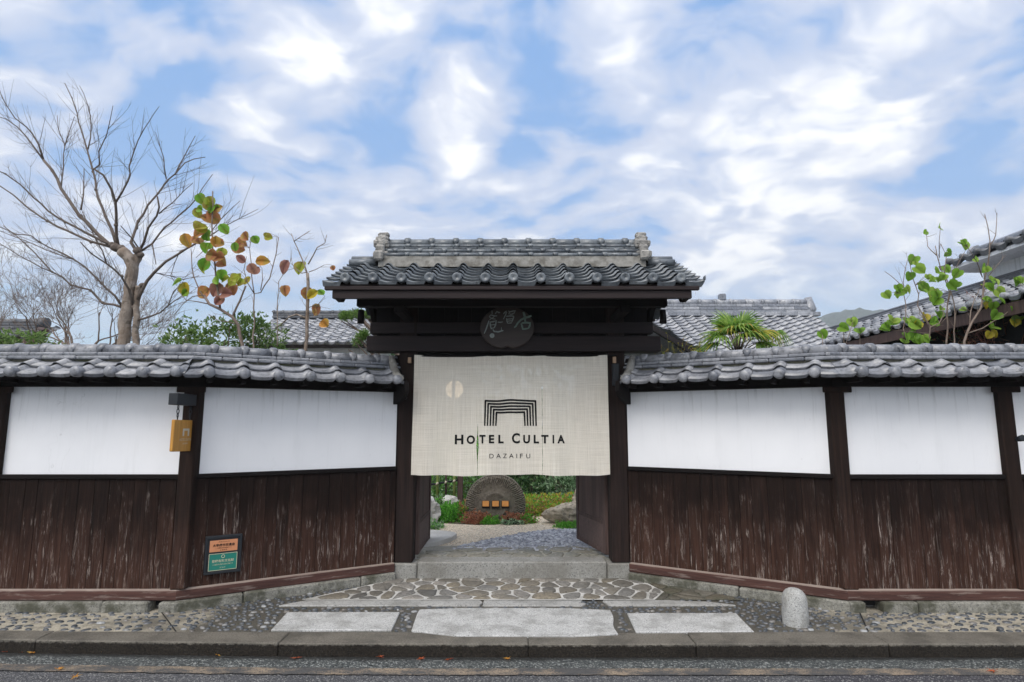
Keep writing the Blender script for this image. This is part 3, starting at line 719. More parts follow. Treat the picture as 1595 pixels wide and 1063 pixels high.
# ------------------------------------------------------------------ boundary walls (local frame: x along, -y to the street)
MC, MS = math.cos(R(15.4)), math.sin(R(15.4))
def make_wall(name, label, loc, rot, L, posts, mit0=False, mit1=False, gate=None, seed=1, drains=(), post_labels=None):
    rng = random.Random(seed)
    t = thing(name, label, 'wall', loc, rot, 'plastered boundary walls either side of the gate')
    def mitre(mb):
        if mit0: mb.cut((0, 0, 0), (MC, -MS, 0), False)
        if mit1: mb.cut((L, 0, 0), (MC, MS, 0), True)
        return mb
    e0, e1 = (-.3 if mit0 else 0), (L + .3 if mit1 else L)
    # plaster
    mb = MB(); mb.box(e0, e1, 0, .12, 1.12, 1.96, 0); mitre(mb).build('plaster_panel', PLASTER, t)
    # boards
    mb = MB(); x_ = e0
    while x_ < e1:
        wd = rng.uniform(.105, .15); b = min(x_ + wd, e1)
        mb.box(x_ + .0012, b - .0012, -.020 + rng.uniform(-.003, .003), .02, .165, 1.105, .002); x_ = b
    mitre(mb).build('board_panel', W_PLANK, t)
    mb = MB(); mb.box(e0, e1, .022, .10, .02, 1.118, 0); mitre(mb).build('backing', DARKIN, t)
    mb = MB(); mb.box(e0, e1, -.040, .03, 1.108, 1.146, .004); mitre(mb).build('rail', W_BEAM, t)
    mb = MB(); mb.box(e0, e1, -.066, .05, .082, .17, .008); mitre(mb).build('sill', W_WORN, t)
    mb = MB(); mb.box(e0, e1, -.050, .13, 1.930, 2.03, .004)
    x_ = .12
    while x_ < L - .05:                # rafter tails under the eave
        mb.box(x_ - .02, x_ + .02, -.27, -.05, 1.962, 2.0, .003); x_ += .275
    mitre(mb).build('eave_beam', W_BEAM, t)
    mb = MB(); mb.prism([(-.285, 1.985), (-.285, 2.003), (.06, 2.19), (.405, 2.003), (.405, 1.985), (.06, 2.165)], 'x', e0, e1); mitre(mb).build('eave_board', MOSSY if False else W_BEAM, t)
    # posts
    for px_ in posts:
        mb = MB(); mb.box(px_ - .066, px_ + .066, -.062, .06, .17, 1.929, .010, jit=.003)
        mb.box(px_ - .13, px_ + .13, -.075, -.052, 1.875, 1.927, .006)
        mb.build('post', W_POST, t)
    # granite footing, broken where water drains through
    mb = MB(); x_ = e0 if not drains or True else 0
    edges = [e0]
    while edges[-1] < e1 - 1.2: edges.append(edges[-1] + rng.uniform(.75, 1.15))
    edges.append(e1)
    for a, b in zip(edges, edges[1:]):
        segs = [(a, b)]
        for (d0, d1) in drains:
            ns = []
            for (p, q) in segs:
                if d1 <= p or d0 >= q: ns.append((p, q))
                else:
                    if d0 - p > .03: ns.append((p, d0))
                    if q - d1 > .03: ns.append((d1, q))
            segs = ns
        for (p, q) in segs: mb.box(p + .003, q - .003, -.105 + rng.uniform(-.006, .004), .06, -.05, .081, .012, jit=.004)
    mitre(mb).build('stone_footing', GRAN_BASE, t)
    # roof
    mb = MB(); th = R(30); O = Vector((0, -.315, 2.005))
    tiles(mb, O, (1, 0, 0), (0, math.cos(th), math.sin(th)), (0, -math.sin(th), math.cos(th)), e1 - e0 + .3, .34, .288, .162, .030, .026, 'plain', e0 - .12, .030, .003, seed, .016, True, None, .6, 1.55)
    O = Vector((0, .435, 2.005))
    tiles(mb, O, (-1, 0, 0), (0, -math.cos(th), math.sin(th)), (0, math.sin(th), math.cos(th)), e1 - e0 + .3, .34, .288, .162, .030, .026, 'plain', -e1 - .12, .030, .003, seed + 5, .016, True, None, .6, 1.55)
    if not mit0: mb.cut((0, 0, 0), (1, 0, 0), False)
    if not mit1: mb.cut((L, 0, 0), (1, 0, 0), True)
    mitre(mb).build('roof_tiles', TILE_WALL, t)
    mb = MB(); mb.box(e0, e1, -.05, .17, 2.08, 2.186, 0); mitre(mb).build('ridge_bedding', MOSSY, t)
    mb = MB()
    strip_row(mb, e0, e1, .06, .150, 2.176, 2.208, .31, .1, rng=rng)
    strip_row(mb, e0, e1, .06, .118, 2.212, 2.244, .31, .24, rng=rng)
    roll_row(mb, e0, e1, .06, 2.272, .056, .262, .06, rng=rng)
    mitre(mb).build('ridge_tiles', TILE_WALL, t)
    if gate:                            # curved barge board where the roof stops against the gate post
        x0_ = L - .045 if gate == 'end' else .0
        pts = [(.06, 2.30), (.0, 2.30), (-.05, 2.24), (-.12, 2.14), (-.22, 2.07), (-.33, 2.03), (-.345, 1.93), (-.30, 1.87), (-.20, 1.83), (-.10, 1.80), (.06, 1.80)]
        mb = MB(); mb.prism(pts, 'x', x0_, x0_ + .045, 0, .004); mb.build('barge_board', W_BEAM, t)
        mb = MB(); pp = [(-.02, 2.29), (-.07, 2.22), (-.13, 2.13), (-.23, 2.065), (-.34, 2.035)]
        xr = L - .09 if gate == 'end' else .09
        mb.tube([(xr, a - .01, b + .02) for a, b in pp], [.03, .04, .045, .042, .03], 8); mb.build('verge_mortar', RIDGE_PLASTER, t)
    return t
FL = math.hypot(CORN[0] - GT[0], CORN[1] - GT[1])
FA = math.atan2(GT[1] - CORN[1], CORN[0] - GT[0])
wl = make_wall('plastered_wall', 'white plaster wall over dark boards along the street, left of the post with the hanging sign', (-8.2, 5.45, 0), 0, 8.2 - CORN[0], [.1, 1.78, 3.56, 8.2 - CORN[0] + .02], False, True, None, 11, [(8.2 - 3.115, 8.2 - 3.03)])
wfl = make_wall('plastered_wall', 'white plaster wall over dark boards, angling in to the gate and carrying the orange and green plaque', (-CORN[0], CORN[1], 0), FA, FL, [], True, False, 'end', 12)
wfr = make_wall('plastered_wall', 'white plaster wall over dark boards, angling in to the gate behind the round bollard', (GT[0], GT[1], 0), -FA, FL, [], False, True, 'start', 13)
wr = make_wall('plastered_wall', 'white plaster wall over dark boards along the street, right of the bollard below the heart-leaved shrubs', (CORN[0], CORN[1], 0), 0, 8.2 - CORN[0], [.02, 1.545, 3.1, 5.2], True, False, None, 14, [(.115, .255)])
mb = MB(); mb.tube([(1.60, -.10, 1.46), (1.60, -.06, 1.46)], [.022, .022], 8); mb.tube([(1.60, -.12, 1.47), (1.60, -.11, 1.47), (1.60, -.10, 1.45)], [.03, .03, .02], 8); mb.build('pipe_clip', BLACK, wr)

# ------------------------------------------------------------------ the gate
gt = thing('roofed_gate', 'dark timber gate with tiled roof and open doors between the two white walls', 'gate', (0, 6.45, 0))
for sgn in (-1, 1):
    mb = MB(); mb.box(-.095 + sgn * 1.135, .095 + sgn * 1.135, 0, .20, .16, 2.95, .008, jit=.002); mb.build('post', W_GATEPOST, gt)
    mb = MB(); a, b = sorted((sgn * 1.232, sgn * 1.285)); mb.box(a, b, .03, .15, .10, 2.34, .004); mb.build('side_jamb', W_GATEPOST, gt)
    a, b = sorted((sgn * .99, sgn * 1.262))
    mb = MB(); mb.box(a, b, -.035, .26, -.05, .158, .010, jit=.003); mb.build('post_base', GRAN_STEP, gt)
    mb = MB(); a, b = sorted((sgn * 1.03, sgn * 1.24)); mb.box(a + .055, b - .055, -.60, .72, 2.70, 2.775, .01)   # arm that carries the eave purlin
    mb.build('bracket_arm', W_BEAM, gt)
    mb = MB(); mb.box(sgn * 1.11 - .018, sgn * 1.11 + .018, -.05, .0, 2.245, 2.33, .004); mb.build('curtain_hook', HOOK, gt)
mb = MB(); mb.tube([(-1.155, 0, 1.875), (-1.155, -.02, 1.875), (-1.155, -.026, 1.875)], [.022, .022, .012], 12); mb.build('knob', BLACK, gt)
mb = MB(); mb.box(1.085, 1.165, -.025, .0, 2.0, 2.245, .006); mb.box(1.097, 1.153, -.030, -.0255, 2.06, 2.23, .003); mb.build('intercom', BLACK, gt)
mb = MB(); mb.box(-1.58, 1.62, -.055, .17, 2.372, 2.542, .008); mb.build('lintel', W_FASCIA, gt)
mb = MB(); mb.box(-1.56, 1.55, .0, .14, 2.575, 2.70, .006); mb.build('tie_beam', W_FASCIA, gt)
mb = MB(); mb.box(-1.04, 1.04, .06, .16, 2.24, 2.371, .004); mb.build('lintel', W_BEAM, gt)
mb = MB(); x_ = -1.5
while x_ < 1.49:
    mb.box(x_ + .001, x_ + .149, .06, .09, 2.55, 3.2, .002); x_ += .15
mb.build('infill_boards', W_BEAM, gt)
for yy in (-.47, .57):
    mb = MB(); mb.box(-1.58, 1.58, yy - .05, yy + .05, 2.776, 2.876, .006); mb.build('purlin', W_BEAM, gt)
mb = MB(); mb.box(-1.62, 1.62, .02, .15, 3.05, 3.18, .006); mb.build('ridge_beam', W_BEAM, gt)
SA = R(25.0); EY, EZ = -.86, 2.935; RY = .05
ca, sa = math.cos(SA), math.sin(SA)
for sg in (1, -1):                       # rafters, boarding and tiles on both slopes
    ye = EY if sg == 1 else 2 * RY - EY
    def S(v, n): return (ye + sg * (v * ca - n * sa), EZ + v * sa + n * ca)
    SLn = (RY - EY) / ca
    for k in range(13):
        x_ = -1.56 + k * .26
        mb = MB(); a, b, c_, e_ = S(.03, -.045), S(.03, -.105), S(SLn, -.105), S(SLn, -.045)
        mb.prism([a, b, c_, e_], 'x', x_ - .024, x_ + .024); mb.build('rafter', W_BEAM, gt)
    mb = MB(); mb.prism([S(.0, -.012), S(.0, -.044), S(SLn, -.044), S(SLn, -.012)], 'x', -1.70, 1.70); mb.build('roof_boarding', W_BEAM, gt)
    a, b = sorted((ye, ye + sg * .035))
    mb = MB(); mb.box(-1.80, 1.80, a - .012, b, 2.868, 2.905, .004); mb.box(-1.73, 1.73, a + .012, b + .03, 2.79, 2.866, .004); mb.build('fascia', W_FASCIA, gt)
    mb = MB(); Uv = (sg, 0, 0)
    tiles(mb, (0, ye, EZ), Uv, (0, sg * ca, sa), (0, -sg * sa, ca), 3.76, SLn + .02, .2687, .146, .042, .030, 'boss', -1.825 if sg == 1 else -1.937 + .0, .058, .003, 21 + sg, .02, True, None, .9, 1.14)
    mb.cut((1.852, 0, 0), (1, 0, 0), True); mb.cut((-1.852, 0, 0), (1, 0, 0), False); mb.build('roof_tiles', TILE, gt)
    for sx in (-1, 1):                   # barge boards at the gable ends
        mb = MB(); x_ = sx * 1.69
        P = [S(-.02, -.03), S(.0, -.16), S(.10, -.215), S(.30, -.165), S(.6, -.15), S(SLn, -.16), S(SLn, -.03)]
        mb.prism(P, 'x', x_ - .03, x_ + .03, 0, .004); mb.build('barge_board', W_BEAM, gt)
for sx in (-1, 1):                       # gable infill, kept clear of the barge board
    mb = MB(); mb.prism([(-.47, 2.876), (.57, 2.876), (.05, 3.13)], 'x', sx * 1.52 - .015, sx * 1.52 + .015); mb.build('gable_board', W_BEAM, gt)
    mb = MB(); mb.tube([(sx * 1.56, -.40, 2.76), (sx * 1.56, -.40, 2.62)], [.03, .036], 10); mb.build('pendant', W_BEAM, gt)
RZ = EZ + (RY - EY) / ca * sa            # ridge
rg = random.Random(5)
mb = MB(); mb.prism([(RY - .20, RZ - .07), (RY - .175, RZ + .052), (RY + .175, RZ + .052), (RY + .20, RZ - .07)], 'x', -1.46, 1.46)
bmesh.ops.subdivide_edges(mb.bm, edges=[e for e in mb.bm.edges if abs((e.verts[0].co - e.verts[1].co).x) > 1], cuts=90)
for v in mb.bm.verts: v.co.y += .006 * mnoise.noise(v.co * 9); v.co.z += .004 * mnoise.noise(v.co * 7)
mb.build('ridge_plaster', RIDGE_PLASTER, gt)
mb = MB()
def knobs(y, z, ph, r_=.022):
    x_ = -1.36 + ph
    while x_ < 1.38:
        mb.tube([(x_ - .022, y, z), (x_ - .02, y, z + .002), (x_ + .02, y, z + .002), (x_ + .022, y, z)], [r_ * .8, r_, r_, r_ * .8], 10); x_ += .272
L0 = RZ + .056
roll_row(mb, -1.42, 1.42, RY - .150, L0 + .018, .024, .272, .0, .010, 10, rg); roll_row(mb, -1.42, 1.42, RY + .150, L0 + .018, .024, .272, .0, .010, 10, rg)
strip_row(mb, -1.42, 1.42, RY, .150, L0 - .002, L0 + .022, .30, .1, rng=rg)
strip_row(mb, -1.42, 1.42, RY, .128, L0 + .030, L0 + .058, .272, .13, rng=rg)
roll_row(mb, -1.42, 1.42, RY - .112, L0 + .074, .023, .272, .136, .012, 10, rg); roll_row(mb, -1.42, 1.42, RY + .112, L0 + .074, .023, .272, .136, .012, 10, rg)
strip_row(mb, -1.42, 1.42, RY, .112, L0 + .066, L0 + .094, .272, .0, rng=rg)
strip_row(mb, -1.42, 1.42, RY, .096, L0 + .099, L0 + .126, .272, .05, rng=rg)
roll_row(mb, -1.42, 1.42, RY - .078, L0 + .138, .021, .272, .0, .012, 10, rg)
strip_row(mb, -1.42, 1.42, RY, .082, L0 + .128, L0 + .150, .272, .18, rng=rg)
roll_row(mb, -1.42, 1.42, RY, L0 + .190, .052, .272, .02, .026, 16, rg)
mb.build('ridge_tiles', TILE, gt)
for sx in (-1, 1):                       # stepped ornamental end tile
    mb = MB(); rr = random.Random(40 + sx)
    Z0 = RZ + .02
    outline = [(-.21, 0), (-.225, .07), (-.185, .085), (-.20, .15), (-.16, .165), (-.165, .225), (-.115, .24), (-.11, .29), (-.06, .30), (-.055, .345), (.055, .345), (.06, .30), (.11, .29), (.115, .24), (.165, .225), (.16, .165), (.20, .15), (.185, .085), (.225, .07), (.21, 0)]
    x_ = sx * 1.45
    mb.prism([(RY + a, Z0 + b) for a, b in outline], 'x', x_ - .045, x_ + .045, 0, .012)
    for (yy, z0_, z1_, hw, ex) in ((0, .0, .085, .16, .075), (0, .09, .15, .11, .07), (0, .155, .235, .135, .085), (0, .245, .30, .075, .07), (0, .305, .35, .05, .06), (-.12, .02, .10, .05, .085), (.12, .02, .10, .05, .085), (-.10, .17, .23, .045, .08), (.10, .17, .23, .045, .08)):
        mb.box(x_ - ex, x_ + ex, RY + yy - hw, RY + yy + hw, Z0 + z0_, Z0 + z1_, .014, jit=.008)
    mb.box(x_ - .05, x_ + .05, RY - .25, RY - .17, Z0 - .02, Z0 + .075, .018, jit=.012)
    mb.build('ridge_end_tile', ONI, gt)
    mb = MB(); a, b = sorted((sx * 1.50, sx * 1.795)); mb.tube([(a, RY, RZ + .05), (b, RY, RZ + .05)], .05, 14); mb.tube([(a, RY - .11, RZ + .0), (b, RY - .11, RZ + .0)], .035, 10); mb.tube([(a, RY + .11, RZ), (b, RY + .11, RZ)], .035, 10); mb.build('verge_roll', TILE, gt)
# doors, swung inwards
for sx, ang in ((-1, R(90)), (1, R(90 + 13.5))):
    hinge = Vector((sx * 1.03, .19, 0)); dv = Vector((math.cos(ang), math.sin(ang), 0)); nv = Vector((-dv.y, dv.x, 0))
    Mx = Matrix(((dv.x, nv.x, 0, hinge.x), (dv.y, nv.y, 0, hinge.y), (0, 0, 1, 0), (0, 0, 0, 1)))
    W_ = .93; mb = MB()
    for (a, b, c_, e_) in ((.0, .07, .20, 2.28), (W_ - .07, W_, .20, 2.28)): mb.box(a, b, -.025, .025, c_, e_, .004, mat=Mx)
    for (c_, e_) in ((.20, .245), (.505, .545), (2.20, 2.28)): mb.box(.07, W_ - .07, -.022, .022, c_, e_, .004, mat=Mx)
    x_ = .07
    while x_ < W_ - .075:
        b = min(x_ + .113, W_ - .07); mb.box(x_ + .001, b - .001, -.012, .012, .545, 2.20, .002, mat=Mx); x_ = b
    dr = mb.build('door', W_DOOR, gt)
    mb = MB(); mb.box(.071, W_ - .071, -.015, .015, .246, .504, .003, mat=Mx); mb.build('kick_panel', W_KICK, dr)
# step between the post bases
st = MB(); st.box(-.985, .985, 6.43, 6.68, -.05, .172, .012, jit=.002)
tag(st.build('stone_step', GRAN_STEP, None, (0, 6.55, 0)), 'long grey granite step under the linen curtain, between the gate posts', 'step')

# ------------------------------------------------------------------ writing helpers
def text_mesh(body, size, width=None, thick=0., bold=0.):
    cu = bpy.data.curves.new('t', 'FONT'); cu.body = body; cu.size = size; cu.align_x = 'CENTER'; cu.offset = bold; cu.resolution_u = 4; cu.extrude = thick
    ob = bpy.data.objects.new('t', cu); COL.objects.link(ob)
    dg = bpy.context.evaluated_depsgraph_get(); dg.update()
    me = bpy.data.meshes.new_from_object(ob.evaluated_get(dg))
    bpy.data.objects.remove(ob); bpy.data.curves.remove(cu)
    if len(me.vertices):
        xs_ = [v.co.x for v in me.vertices]; k = 1.
        if width: k = width / (max(xs_) - min(xs_)); cx_ = (max(xs_) + min(xs_)) / 2
        else: cx_ = 0
        for v in me.vertices: v.co.x = (v.co.x - cx_) * k
    return me
def add_text(mb, me, f, mi=0):
    """f maps (x, y, depth) of the flat text to a place"""
    vs = [mb.bm.verts.new(f(v.co.x, v.co.y, v.co.z)) for v in me.vertices]
    for p in me.polygons:
        try: mb.bm.faces.new([vs[i] for i in p.vertices]).material_index = mi
        except ValueError: pass
    bpy.data.meshes.remove(me)

# ------------------------------------------------------------------ noren
nr = thing('noren_curtain', 'pale linen curtain with a black gateway emblem and lettering, hanging across the gate', 'curtain', (0, 6.42, 0))
CX0, CX1, CZ0, CZ1 = -1.055, 1.030, 1.058, 2.322
def cloth_y(x, z):
    k = (CZ1 - z) / (CZ1 - CZ0)
    y = .018 * math.sin(x * 9 + .6 + .5 * z) * k + .011 * math.sin(x * 19 + 1.7 + z) * k + .010 * math.sin(x * 5.3 + 2 * z) + .012 * mnoise.noise(Vector((x * 1.8, z * 1.5, 3))) + .004 * mnoise.noise(Vector((x * 7, z * 2, 8))) - .012 * k
    return y - .026
def edge_z(x, k):
    top = CZ1 + .010 * (x / 1.05) ** 2 - .007 * math.sin((x + 1.055) / 2.085 * math.pi * 6) ** 2 ; bot = CZ0 + .006 * math.sin(x * 5 + 1) - .004 * math.cos(x * 13) + (.012 if x > .9 else 0) * (x - .9) * 8
    return top + (bot - top) * k
def slit(z, which):
    """half-width of the opening between two panels at height z"""
    if which == 0: return max(0., .010 * math.exp(-((z - 1.36) / .11) ** 2)) + (.0018 if z < 1.60 else 0.)
    return (.0010 + .0014 * math.sin(z * 23) ** 2) if z < 2.0 else 0.
mb = MB()
for (xa, xb, wl_, wr_) in ((CX0, -.365, None, 0), (-.365, .322, 0, 1), (.322, CX1, 1, None)):
    nx, nz = 26, 44; grid = []
    for j in range(nz + 1):
        row = []
        for i in range(nx + 1):
            x_ = xa + (xb - xa) * i / nx; k = j / nz; z_ = edge_z(x_, k)
            xx = x_
            if wl_ is not None: xx += slit(z_, wl_) * max(0, 1 - i / 4)
            if wr_ is not None: xx -= slit(z_, wr_) * max(0, 1 - (nx - i) / 4)
            wob = (.008 * (k) * math.sin(z_ * 3 + xa * 5)) * (1 if xa == CX0 and i == 0 else 0)
            row.append(mb.bm.verts.new((xx + wob, cloth_y(x_, z_) + (.004 * k if xa == -.365 and i < 2 else 0), z_)))
        grid.append(row)
    for j in range(nz):
        for i in range(nx):
            mb.bm.faces.new((grid[j][i], grid[j + 1][i], grid[j + 1][i + 1], grid[j][i + 1])).smooth = True
cl = mb.build('cloth', LINEN, nr)
mb = MB(); mb.tube([(-1.13, -.020, 2.318), (1.13, -.020, 2.324)], .011, 10); mb.build('rod', W_BEAM, nr)
mb = MB()
# seams turned over at the hem and down both sides
for (p, q) in (((CX0 + .02, 0), (CX1 - .02, 0)),):
    pass
def on(x_, z_, off=.0035): return (x_, cloth_y(x_, z_) - off, z_)
# emblem: five nested gateways, lines a little wavy
for k in range(5):
    xl, xr_, zt = -.290 + .0475 * k * .622, .256 - .0475 * k * .622, 1.838 - .0312 * k
    wdt = .0165
    for (a, b) in (((xl - .004 * 0, 1.572), (xl + .006, zt)), ((xr_, 1.572), (xr_ - .006, zt))):
        n = 10
        for i in range(n):
            f0, f1 = i / n, (i + 1) / n
            A0 = (a[0] + (b[0] - a[0]) * f0, a[1] + (b[1] - a[1]) * f0); A1 = (a[0] + (b[0] - a[0]) * f1, a[1] + (b[1] - a[1]) * f1)
            w0, w1 = wdt * (.75 + .25 * f0) / 2 * 1.2, wdt * (.75 + .25 * f1) / 2 * 1.2
            mb.face([on(A0[0] - w0, A0[1]), on(A0[0] + w0, A0[1]), on(A1[0] + w1, A1[1]), on(A1[0] - w1, A1[1])])
    n = 20; x0_, x1_ = xl - .002, xr_ + .002
    for i in range(n):
        xa, xb = x0_ + (x1_ - x0_) * i / n, x0_ + (x1_ - x0_) * (i + 1) / n
        def wv(x_): return zt + .006 * math.exp(-((x_ + .03) / .07) ** 2) - .004 * math.sin((x_ - xl) * 14)
        h = .0098
        mb.face([on(xa, wv(xa) - h), on(xb, wv(xb) - h), on(xb, wv(xb) + h), on(xa, wv(xa) + h)])
mb.build('emblem', INK, cl)
def line_text(s_list, zb):
    """each letter placed by its own centre, cap height and width, as printed"""
    for ch, xc, hgt, wid, bold, dz in s_list:
        me = text_mesh(ch, hgt / .727, wid, 0, bold)
        mb = MB(); add_text(mb, me, lambda a, b, c, xc=xc, dz=dz: on(xc + a, zb + dz + b)); mb.build('letter', INK, cl)
def pxx(u): return (u - 797.5) / 926 * 6.37
# letter centres measured on the photograph's curtain
zb = 1.393
LT = [('H', 716, .098, .090), ('O', 734, .085, .088), ('T', 752, .085, .066), ('E', 766, .085, .056), ('L', 780.5, .085, .056), ('C', 803.5, .104, .084), ('U', 820, .085, .072), ('L', 835, .085, .056), ('T', 848, .085, .076), ('I', 861, .085, .017), ('A', 873, .085, .080)]
line_text([(c, pxx(u), h, w_, .0044, (.004 if c == 'O' else 0) - (.010 if u < 740 else 0)) for c, u, h, w_ in LT], zb)
zb2 = 1.234
line_text([(c, pxx(u), .049, w_, -.0004, 0) for c, u, w_ in (('D', 766.2, .045), ('A', 776.8, .047), ('Z', 786.6, .040), ('A', 796.5, .047), ('I', 804.8, .007), ('F', 812, .030), ('U', 822.3, .042))], zb2)

# paper lantern glowing behind the linen
ln = thing('paper_lantern', 'round glowing paper lantern seen through the upper left of the linen curtain', 'lantern', tuple(at(708, 607, 7.05)))
mb = MB(); bmesh.ops.create_uvsphere(mb.bm, u_segments=20, v_segments=12, radius=.105)
for f in mb.bm.faces: f.smooth = True
mb.build('shade', LAMPGLOW, ln)
mb = MB(); mb.box(-.018, .018, -.118, -.106, -.12, .12, .002); mb.build('strap', W_BEAM, ln)
mb = MB(); mb.tube([(0, 0, .1), (0, 0, .70)], .006, 6); mb.build('cord', BLACK, ln)

# ------------------------------------------------------------------ carved name plaque over the gate
pl = thing('name_plaque', 'dark round carved board with faded brush characters above the linen curtain', 'plaque', (-.052, 6.39, 2.615))
po = []
for k in range(72):
    t = math.radians(-90 + k * 5); r_ = .245 - .032 * math.exp(-((((t + math.pi / 2 + math.pi) % (2 * math.pi)) - math.pi) / .11) ** 2)
    po.append((math.cos(t) * r_ * 1.20, math.sin(t) * r_ * .95 + .01))
mb = MB(); mb.prism(po, 'y', -.045, .0, 0, .008); mb.build('board', wood_mat('plaque_wood', (.030, .021, .019), (.060, .043, .037), 'x', 0, .6, None, .4), pl)
def stroke(mb, pts, w0, w1, mi=0):
    """one flattened brush stroke along pts in plaque pixels (13.3 px per photo px)"""
    P = [Vector(((p[0] - 670) / 13.29 / 926 * 6.36, 0, -(p[1] - 560) / 13.29 / 926 * 6.45)) for p in pts]
    n = len(P); L_, R_ = [], []
    for i in range(n):
        t = (P[min(i + 1, n - 1)] - P[max(i - 1, 0)]).normalized(); nn = Vector((-t.z, 0, t.x))
        f = i / (n - 1); w_ = (w0 + (w1 - w0) * f) * (1 if 0 < i < n - 1 else .7) * .5 / 13.29 / 926 * 6.4
        L_.append(P[i] + nn * w_); R_.append(P[i] - nn * w_)
    y0_, y1_ = -.052, -.046
    for i in range(n - 1):
        a, b, c_, e_ = L_[i], L_[i + 1], R_[i + 1], R_[i]
        f_ = mb.face([(q.x, y0_, q.z) for q in (a, b, c_, e_)], mi)
        for (p, q) in ((a, b), (e_, c_)): mb.face([(p.x, y0_, p.z), (q.x, y0_, q.z), (q.x, y1_, q.z), (p.x, y1_, p.z)], mi)
mb = MB()
for s_ in (([(1010, 220), (1030, 280), (1045, 360), (1050, 440)], 55, 34), ([(1180, 295), (1120, 320), (1040, 340), (960, 380), (890, 450), (850, 520), (815, 545)], 46, 30),
           ([(965, 460), (985, 530), (1000, 590)], 40, 34), ([(975, 450), (1060, 440), (1150, 450), (1140, 510), (1110, 570)], 40, 40), ([(1000, 580), (1060, 570), (1115, 560)], 40, 30)):
    stroke(mb, *s_, 1)
mb.build('character', [CALLI, CALLI_G], pl); mb = MB()
for s_ in (([(590, 260), (620, 225), (655, 195)], 26, 20), ([(660, 215), (630, 290), (590, 370)], 26, 20), ([(700, 190), (720, 230), (700, 265)], 24, 22), ([(720, 215), (790, 200), (840, 190), (815, 240), (770, 265), (720, 265)], 26, 20),
           ([(650, 310), (730, 300), (810, 305)], 26, 22), ([(655, 350), (665, 410), (680, 460)], 26, 22), ([(810, 310), (790, 370), (765, 430)], 28, 26), ([(665, 370), (780, 360)], 24, 20), ([(680, 410), (775, 400)], 22, 20), ([(690, 455), (765, 445)], 26, 22)):
    stroke(mb, *s_, 0)
mb.build('character', CALLI, pl); mb = MB()
for s_ in (([(350, 190), (355, 260)], 26, 20), ([(420, 260), (450, 210), (520, 235), (480, 235)], 24, 26), ([(290, 320), (330, 280), (400, 300), (460, 300)], 22, 20), ([(300, 330), (370, 360), (430, 370)], 18, 16), ([(420, 290), (370, 340), (300, 380)], 18, 16),
           ([(290, 400), (260, 490), (225, 590), (190, 670)], 30, 22), ([(310, 440), (320, 510), (340, 580)], 30, 26), ([(310, 430), (380, 420), (440, 400), (430, 480), (400, 550)], 26, 30), ([(330, 490), (420, 480)], 20, 18), ([(345, 560), (400, 550)], 24, 24),
           ([(370, 580), (395, 625), (480, 635), (590, 605)], 26, 30), ([(550, 610), (548, 540)], 22, 12), ([(470, 430), (520, 435), (580, 425)], 26, 18)):
    stroke(mb, *s_, 0)
mb.build('character', CALLI, pl); mb = MB()
mb.tube([(( 355 - 670) / 13.29 / 926 * 6.36, -.046, -(712 - 560) / 13.29 / 926 * 6.45), ((355 - 670) / 13.29 / 926 * 6.36, -.052, -(712 - 560) / 13.29 / 926 * 6.45)], .026, 14)
mb.build('seal', CALLI, pl)

# ------------------------------------------------------------------ hanging sign
hs = thing('hanging_sign', 'honey coloured wooden sign hung on chains from a black bracket on the left corner post', 'sign', (-2.885, 5.27, 0))
mb = MB(); mb.box(-.04, .04, -.19, .12, 1.755, 1.855, .004); mb.build('bracket', BLACK, hs)
for yy in (-.10, .10):
    mb = MB(); 
    for k in range(3):
        zc = 1.738 - k * .036; n = 12; r_ = (.010, .021)
        pts = []
        for i in range(n + 1):
            t = 2 * math.pi * i / n; a_, b_ = math.cos(t) * r_[0], math.sin(t) * r_[1]
            pts.append((a_, yy, zc + b_) if k % 2 else (0, yy + a_, zc + b_))
        mb.tube(pts, .0038, 6, cap=False)
    mb.tube([(0, yy, 1.66), (0, yy, 1.615)], .005, 6); mb.build('chain', BLACK, hs)
sgb = MB(); sgb.prism([(-.165, 1.365), (-.15, 1.360), (.155, 1.352), (.165, 1.36), (.162, 1.625), (-.163, 1.63)], 'x', -.014, .014, 0, .004); sb = sgb.build('board', BOARD_Y, hs)
mb = MB()
def onb(a, b, c=0): return (.0165, a, b)
for (y0_, y1_, z0_, z1_) in ((-.03, .075, 1.535, 1.553), (-.03, -.005, 1.488, 1.535), (.05, .075, 1.488, 1.535)):
    mb.face([onb(y0_, z0_), onb(y1_, z0_), onb(y1_, z1_), onb(y0_, z1_)])
add_text(mb, text_mesh('HOTEL CULTIA', .03, .18), lambda a, b, c: onb(a + .022, 1.448 + b))
add_text(mb, text_mesh('DAZAIFU', .018, .08), lambda a, b, c: onb(a + .022, 1.418 + b))
mb.build('print', WHITEPRINT, hs)

# ------------------------------------------------------------------ plaque on the left angled wall
cf, sf = math.cos(FA), math.sin(FA)
def onw(x_, y_): return (-CORN[0] + x_ * cf - y_ * sf, CORN[1] + x_ * sf + y_ * cf)
bx, by = onw(.335, -.03)
ip = thing('heritage_plaque', 'small dark framed notice with an orange plate above a green plate, fixed to the boards', 'plaque', (bx, by, .27), FA)
mb = MB(); mb.box(-.145, .145, -.022, .012, .0, .315, .005)
for (a, b, c_, e_) in ((-.15, .15, .302, .325), (-.15, .15, -.005, .014), (-.15, -.132, .014, .302), (.132, .15, .014, .302)): mb.box(a, b, -.032, -.0, c_, e_, .003)
mb.build('frame', BLACK, ip)
mb = MB(); mb.box(-.114, .114, -.026, -.0225, .185, .285, .001); op = mb.build('orange_plate', PLATE_O, ip)
mb = MB(); mb.box(-.116, .116, -.026, -.0225, .024, .170, .001); gp_ = mb.build('green_plate', PLATE_G, ip)
mb = MB()
def onp(zb_): return lambda a, b, c: (a, -.0275, zb_ + b)
